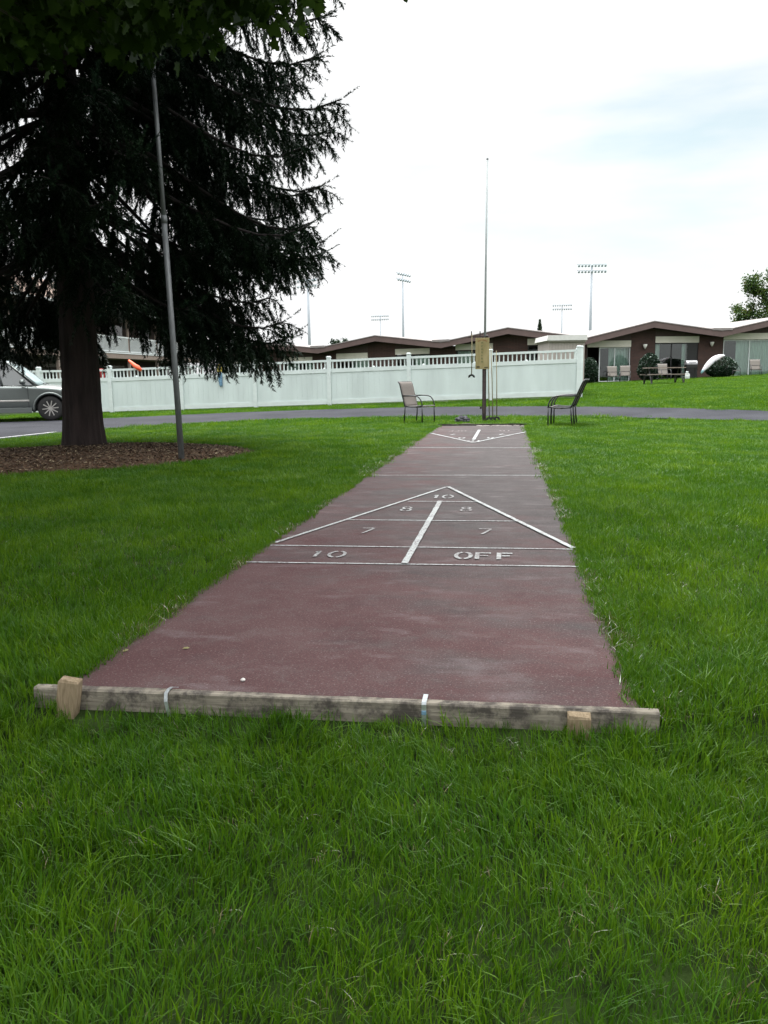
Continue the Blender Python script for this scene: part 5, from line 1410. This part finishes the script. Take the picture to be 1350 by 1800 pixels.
# ------------------------------------------------------------------ grass
m_grass = leaf_mat('grass_blades', (.046, .122, .005), (.150, .275, .010), trans=.45, pscale=.9, c3=(.22, .30, .03), rough=.55, gloss=.04, hue2=(.046, .140, .018))
m_dry = leaf_mat('dry_grass', (.10, .085, .04), (.22, .18, .09), trans=.2, pscale=3)
tufts = bpy.data.collections.new('grass_tufts')
def tuft(name, nb, rad, hmin, hmax, w, segs, m, lean=.5, seed=0, dryfrac=0.0):
    r_ = random.Random(seed); V, F = [], []
    for b in range(nb):
        a_ = r_.uniform(0, 6.283); q = rad * math.sqrt(r_.random()); x, y = q * math.cos(a_), q * math.sin(a_)
        h = r_.uniform(hmin, hmax); ld = r_.gauss(0, 1.15); le = abs(r_.gauss(0, lean)); ww = w * r_.uniform(.7, 1.25)
        wd = (math.cos(ld + 1.57 + r_.uniform(-.6, .6)), math.sin(ld + 1.57 + r_.uniform(-.6, .6)))
        base = len(V)
        for k in range(segs + 1):
            t_ = k / segs; bend = le * h * (t_ ** 1.8); z = h * (t_ - .22 * le * t_ * t_) 
            cx, cy = x + math.cos(ld) * bend, y + math.sin(ld) * bend
            hw = ww * .5 * (1 - t_ ** 2.2)
            if k < segs: V += [(cx - wd[0] * hw, cy - wd[1] * hw, z), (cx + wd[0] * hw, cy + wd[1] * hw, z)]
            else: V.append((cx, cy, z))
        for k in range(segs - 1): F.append((base + 2 * k, base + 2 * k + 1, base + 2 * k + 3, base + 2 * k + 2))
        F.append((base + 2 * segs - 2, base + 2 * segs - 1, base + 2 * segs))
    me = bpy.data.meshes.new(name); me.from_pydata(V, [], F); me.materials.append(m)
    o = bpy.data.objects.new(name, me); tufts.objects.link(o); return o
NVAR = 5
for k in range(NVAR): tuft('a%d' % k, 38, .065, .028, .062, .0034, 4, m_grass, .62, 10 + k)            # 0-4 near lawn
for k in range(3): tuft('b%d' % k, 30, .055, .05, .095, .0038, 4, m_grass, .75, 20 + k)                 # 5-7 long tufts
for k in range(4): tuft('c%d' % k, 66, .13, .028, .060, .0052, 2, m_grass, .6, 30 + k)                   # 8-11 mid lawn
for k in range(3): tuft('d%d' % k, 130, .30, .03, .06, .010, 1, m_grass, .6, 40 + k)                 # 12-14 far lawn
for k in range(3): tuft('e%d' % k, 14, .05, .015, .045, .0024, 3, m_dry, .8, 50 + k)                    # 15-17 dry straw
def scatter(x0, x1, y0, y1, per_m2):
    s_ = per_m2 ** -.5; gx, gy = np.meshgrid(np.arange(x0, x1, s_), np.arange(y0, y1, s_)); gx = gx.ravel() + rng.uniform(-.55, .55, gx.size) * s_; gy = gy.ravel() + rng.uniform(-.55, .55, gy.size) * s_; return gx, gy
vd = np.array([fwd.x, fwd.y]); vd /= np.linalg.norm(vd); vr = np.array([vd[1], -vd[0]])
def ok_mask(X, Y):
    dx, dy = X - CAM.x, Y - CAM.y; f_ = dx * vd[0] + dy * vd[1]; s_ = dx * vr[0] + dy * vr[1]
    m_ = (np.abs(s_) < f_ * .62 + 1.0) & (f_ > .35)
    ln = np.array([noise.noise((x * 2.2, y * 2.2, 0)) for x, y in zip(X, Y)]) if len(X) < 200000 else 0
    edge = .035 * ln
    m_ &= ~((X > -.975 + .003 * (Y + 2) + edge) & (X < .945 + edge) & (Y > -2.035) & (Y < 13.68))
    m_ &= ~((X > -1.08) & (X < 1.01) & (Y > -2.04) & (Y < -1.97))
    m_ &= ~((X > -1.12) & (X < 1.05) & (Y > -2.15) & (Y < -2.0) & (rng.uniform(0, 1, len(X)) < .5))
    m_ &= ~in_poly(X + edge * 2, Y, MULCH); m_ &= ~in_poly(X + edge * 2, Y + edge * 3, ROAD_POLY)
    # behind the facades
    A1, B1 = np.array([4.98, 46.55]), np.array([16.86, 50.0]); n1_ = (B1 - A1) / np.linalg.norm(B1 - A1)
    m_ &= ((X - A1[0]) * -n1_[1] + (Y - A1[1]) * n1_[0]) < -.3
    m_ &= ~((Y > 22.5) & (X < 3.2)); m_ &= ~((X < -15.5) & (Y > 13))
    return m_
GP, GI, GS = [], [], []
def addg(X, Y, ids, smin, smax, zoff=0.):
    m_ = ok_mask(X, Y); X, Y = X[m_], Y[m_]
    Z = terr(X, Y) + zoff
    GP.append(np.stack([X, Y, Z], 1)); GI.append(rng.choice(ids, len(X))); GS.append(rng.uniform(smin, smax, len(X)))
def dcam(X, Y): return np.hypot(X - CAM.x, Y - CAM.y)
X, Y = scatter(-5, 6, -4.4, 4, 430); d_ = dcam(X, Y); k = d_ < 4.0; addg(X[k], Y[k], [0, 1, 2, 3, 4], .75, 1.25)
X, Y = scatter(-7, 8, -4.4, 5, 210); d_ = dcam(X, Y); k = (d_ >= 4.0) & (d_ < 8.5); addg(X[k], Y[k], [0, 1, 2, 3, 4], .8, 1.35)
X, Y = scatter(-4, 4, -4.2, -.5, 30); ln = np.array([noise.noise((x * 1.4, y * 1.4, 3)) for x, y in zip(X, Y)]); k = ln > 0.02; addg(X[k], Y[k], [5, 6, 7], .7, 1.1)
# uncut tufts against the near board and around stakes and posts
X = rng.uniform(-1.3, 1.2, 110); Y = rng.uniform(-2.16, -2.045, 110); addg(X, Y, [5, 6, 7], .45, .95)
X = rng.uniform(-1.35, 1.3, 200); Y = rng.uniform(-2.4, -2.07, 200); addg(X, Y, [5, 6, 7], .5, .85)
for (cx, cy, rr, n_) in ((.03, 14.93, .5, 60), (-.47, 14.9, .35, 50), (1.4, 13.0, .15, 12), (1.9, 12.95, .15, 12), (-1.4, 14.65, .15, 12), (-1.83, 14.9, .15, 12)):
    X = cx + rng.normal(size=n_) * rr * .6; Y = cy + rng.normal(size=n_) * rr * .35; addg(X, Y, [5, 6, 7], .7, 1.3)
X, Y = scatter(-16, 16, 0, 16, 88); d_ = dcam(X, Y); k = (d_ >= 8.5) & (d_ < 19); addg(X[k], Y[k], [8, 9, 10, 11], .8, 1.3)
X, Y = scatter(-26, 36, 10, 52, 26); d_ = dcam(X, Y); k = d_ >= 19; addg(X[k], Y[k], [12, 13, 14], .8, 1.25)
X, Y = scatter(-14, 12, 16, 22.3, 30); k = dcam(X, Y) >= 19; addg(X[k], Y[k], [12, 13, 14], .8, 1.2)
# longer fringe right at the slab's sides
for sx in (-1, 1):
    Y = rng.uniform(-2.0, 13.6, 2300); base = np.where(sx < 0, -.985 + .003 * (Y + 2), .955); X = base + sx * np.abs(rng.normal(size=2300)) * .05
    addg(X, Y, [0, 1, 2, 3, 4], .7, 1.15)
GPm = np.concatenate(GP); GIm = np.concatenate(GI); GSm = np.concatenate(GS)
GSm = GSm * np.maximum(.80, [1 + .26 * noise.noise((x * 1.1, y * 1.1, 5.0)) + .18 * noise.noise((x * 3.7, y * 3.7, 9.0)) for x, y in GPm[:, :2]])
def gn_instances(name, P, I, S, parent=None):
    me = bpy.data.meshes.new(name); me.vertices.add(len(P)); me.vertices.foreach_set('co', P.astype(np.float32).ravel())
    a_ = me.attributes.new('idx', 'INT', 'POINT'); a_.data.foreach_set('value', I.astype(np.int32))
    a_ = me.attributes.new('scl', 'FLOAT', 'POINT'); a_.data.foreach_set('value', S.astype(np.float32))
    a_ = me.attributes.new('rotz', 'FLOAT_VECTOR', 'POINT'); rv_ = np.zeros((len(P), 3), np.float32); rv_[:, 2] = np.array([noise.noise((x * .9, y * .9, 2.0)) * 9 for x, y in P[:, :2]]) + rng.normal(size=len(P)) * 1.0; rv_[:, :2] = rng.normal(size=(len(P), 2)) * .08
    a_.data.foreach_set('vector', rv_.ravel()); me.update()
    o = bpy.data.objects.new(name, me); COL.objects.link(o)
    ng = bpy.data.node_groups.new(name + '_scatter', 'GeometryNodeTree')
    ng.interface.new_socket('Geometry', in_out='INPUT', socket_type='NodeSocketGeometry'); ng.interface.new_socket('Geometry', in_out='OUTPUT', socket_type='NodeSocketGeometry')
    n, l = ng.nodes, ng.links
    gi, go = n.new('NodeGroupInput'), n.new('NodeGroupOutput'); ip = n.new('GeometryNodeInstanceOnPoints'); ci = n.new('GeometryNodeCollectionInfo')
    mp_ = n.new('GeometryNodeMeshToPoints'); l.new(gi.outputs[0], mp_.inputs[0])
    ci.inputs['Collection'].default_value = tufts; ci.inputs['Separate Children'].default_value = True; ci.inputs['Reset Children'].default_value = True
    l.new(mp_.outputs[0], ip.inputs['Points']); l.new(ci.outputs[0], ip.inputs['Instance']); ip.inputs['Pick Instance'].default_value = True
    def attr(nm, ty):
        x = n.new('GeometryNodeInputNamedAttribute'); x.data_type = ty; x.inputs['Name'].default_value = nm
        return [s for s in x.outputs if s.enabled and s.name == 'Attribute'][0]
    l.new(attr('idx', 'INT'), ip.inputs['Instance Index'])
    e2r = n.new('FunctionNodeEulerToRotation'); l.new(attr('rotz', 'FLOAT_VECTOR'), e2r.inputs[0]); l.new(e2r.outputs[0], ip.inputs['Rotation'])
    l.new(attr('scl', 'FLOAT'), ip.inputs['Scale']); l.new(ip.outputs[0], go.inputs[0])
    md = o.modifiers.new('scatter', 'NODES'); md.node_group = ng
    print(name, len(P))
    return o
tag(gn_instances('grass', GPm, GIm, GSm), 'green lawn grass growing around the court and up to the buildings', kind='stuff')
# straw and dead grass at the slab edges and here and there in the turf
GP, GI, GS = [], [], []
for sx, n_ in ((-1, 260), (1, 300)):
    Y = rng.uniform(-2.0, 9, n_); base = np.where(sx < 0, -.97 + .003 * (Y + 2), .945)
    X = base + sx * np.abs(rng.normal(size=n_)) * .035 - sx * .012
    lnz = np.array([noise.noise((x * 3, y * 1.3, 8 + sx)) for x, y in zip(X, Y)]); k = lnz > -.05
    GP.append(np.stack([X[k], Y[k], np.full(k.sum(), .002)], 1)); GI.append(rng.choice([15, 16, 17], k.sum())); GS.append(rng.uniform(.6, 1.2, k.sum()))
X, Y = rng.uniform(.95, 1.07, 70), rng.uniform(-2.0, -.7, 70); addg(X, Y, [15, 16, 17], .7, 1.3)
X, Y = scatter(-4, 5, -4.3, 1.5, 45); addg(X, Y, [15, 16, 17], .45, .95, .006)
gn = gn_instances('dry_grass', np.concatenate(GP), np.concatenate(GI), np.concatenate(GS))
tag(gn, 'dead straw coloured grass along the edges of the court', kind='stuff')
print('DONE BUILD')
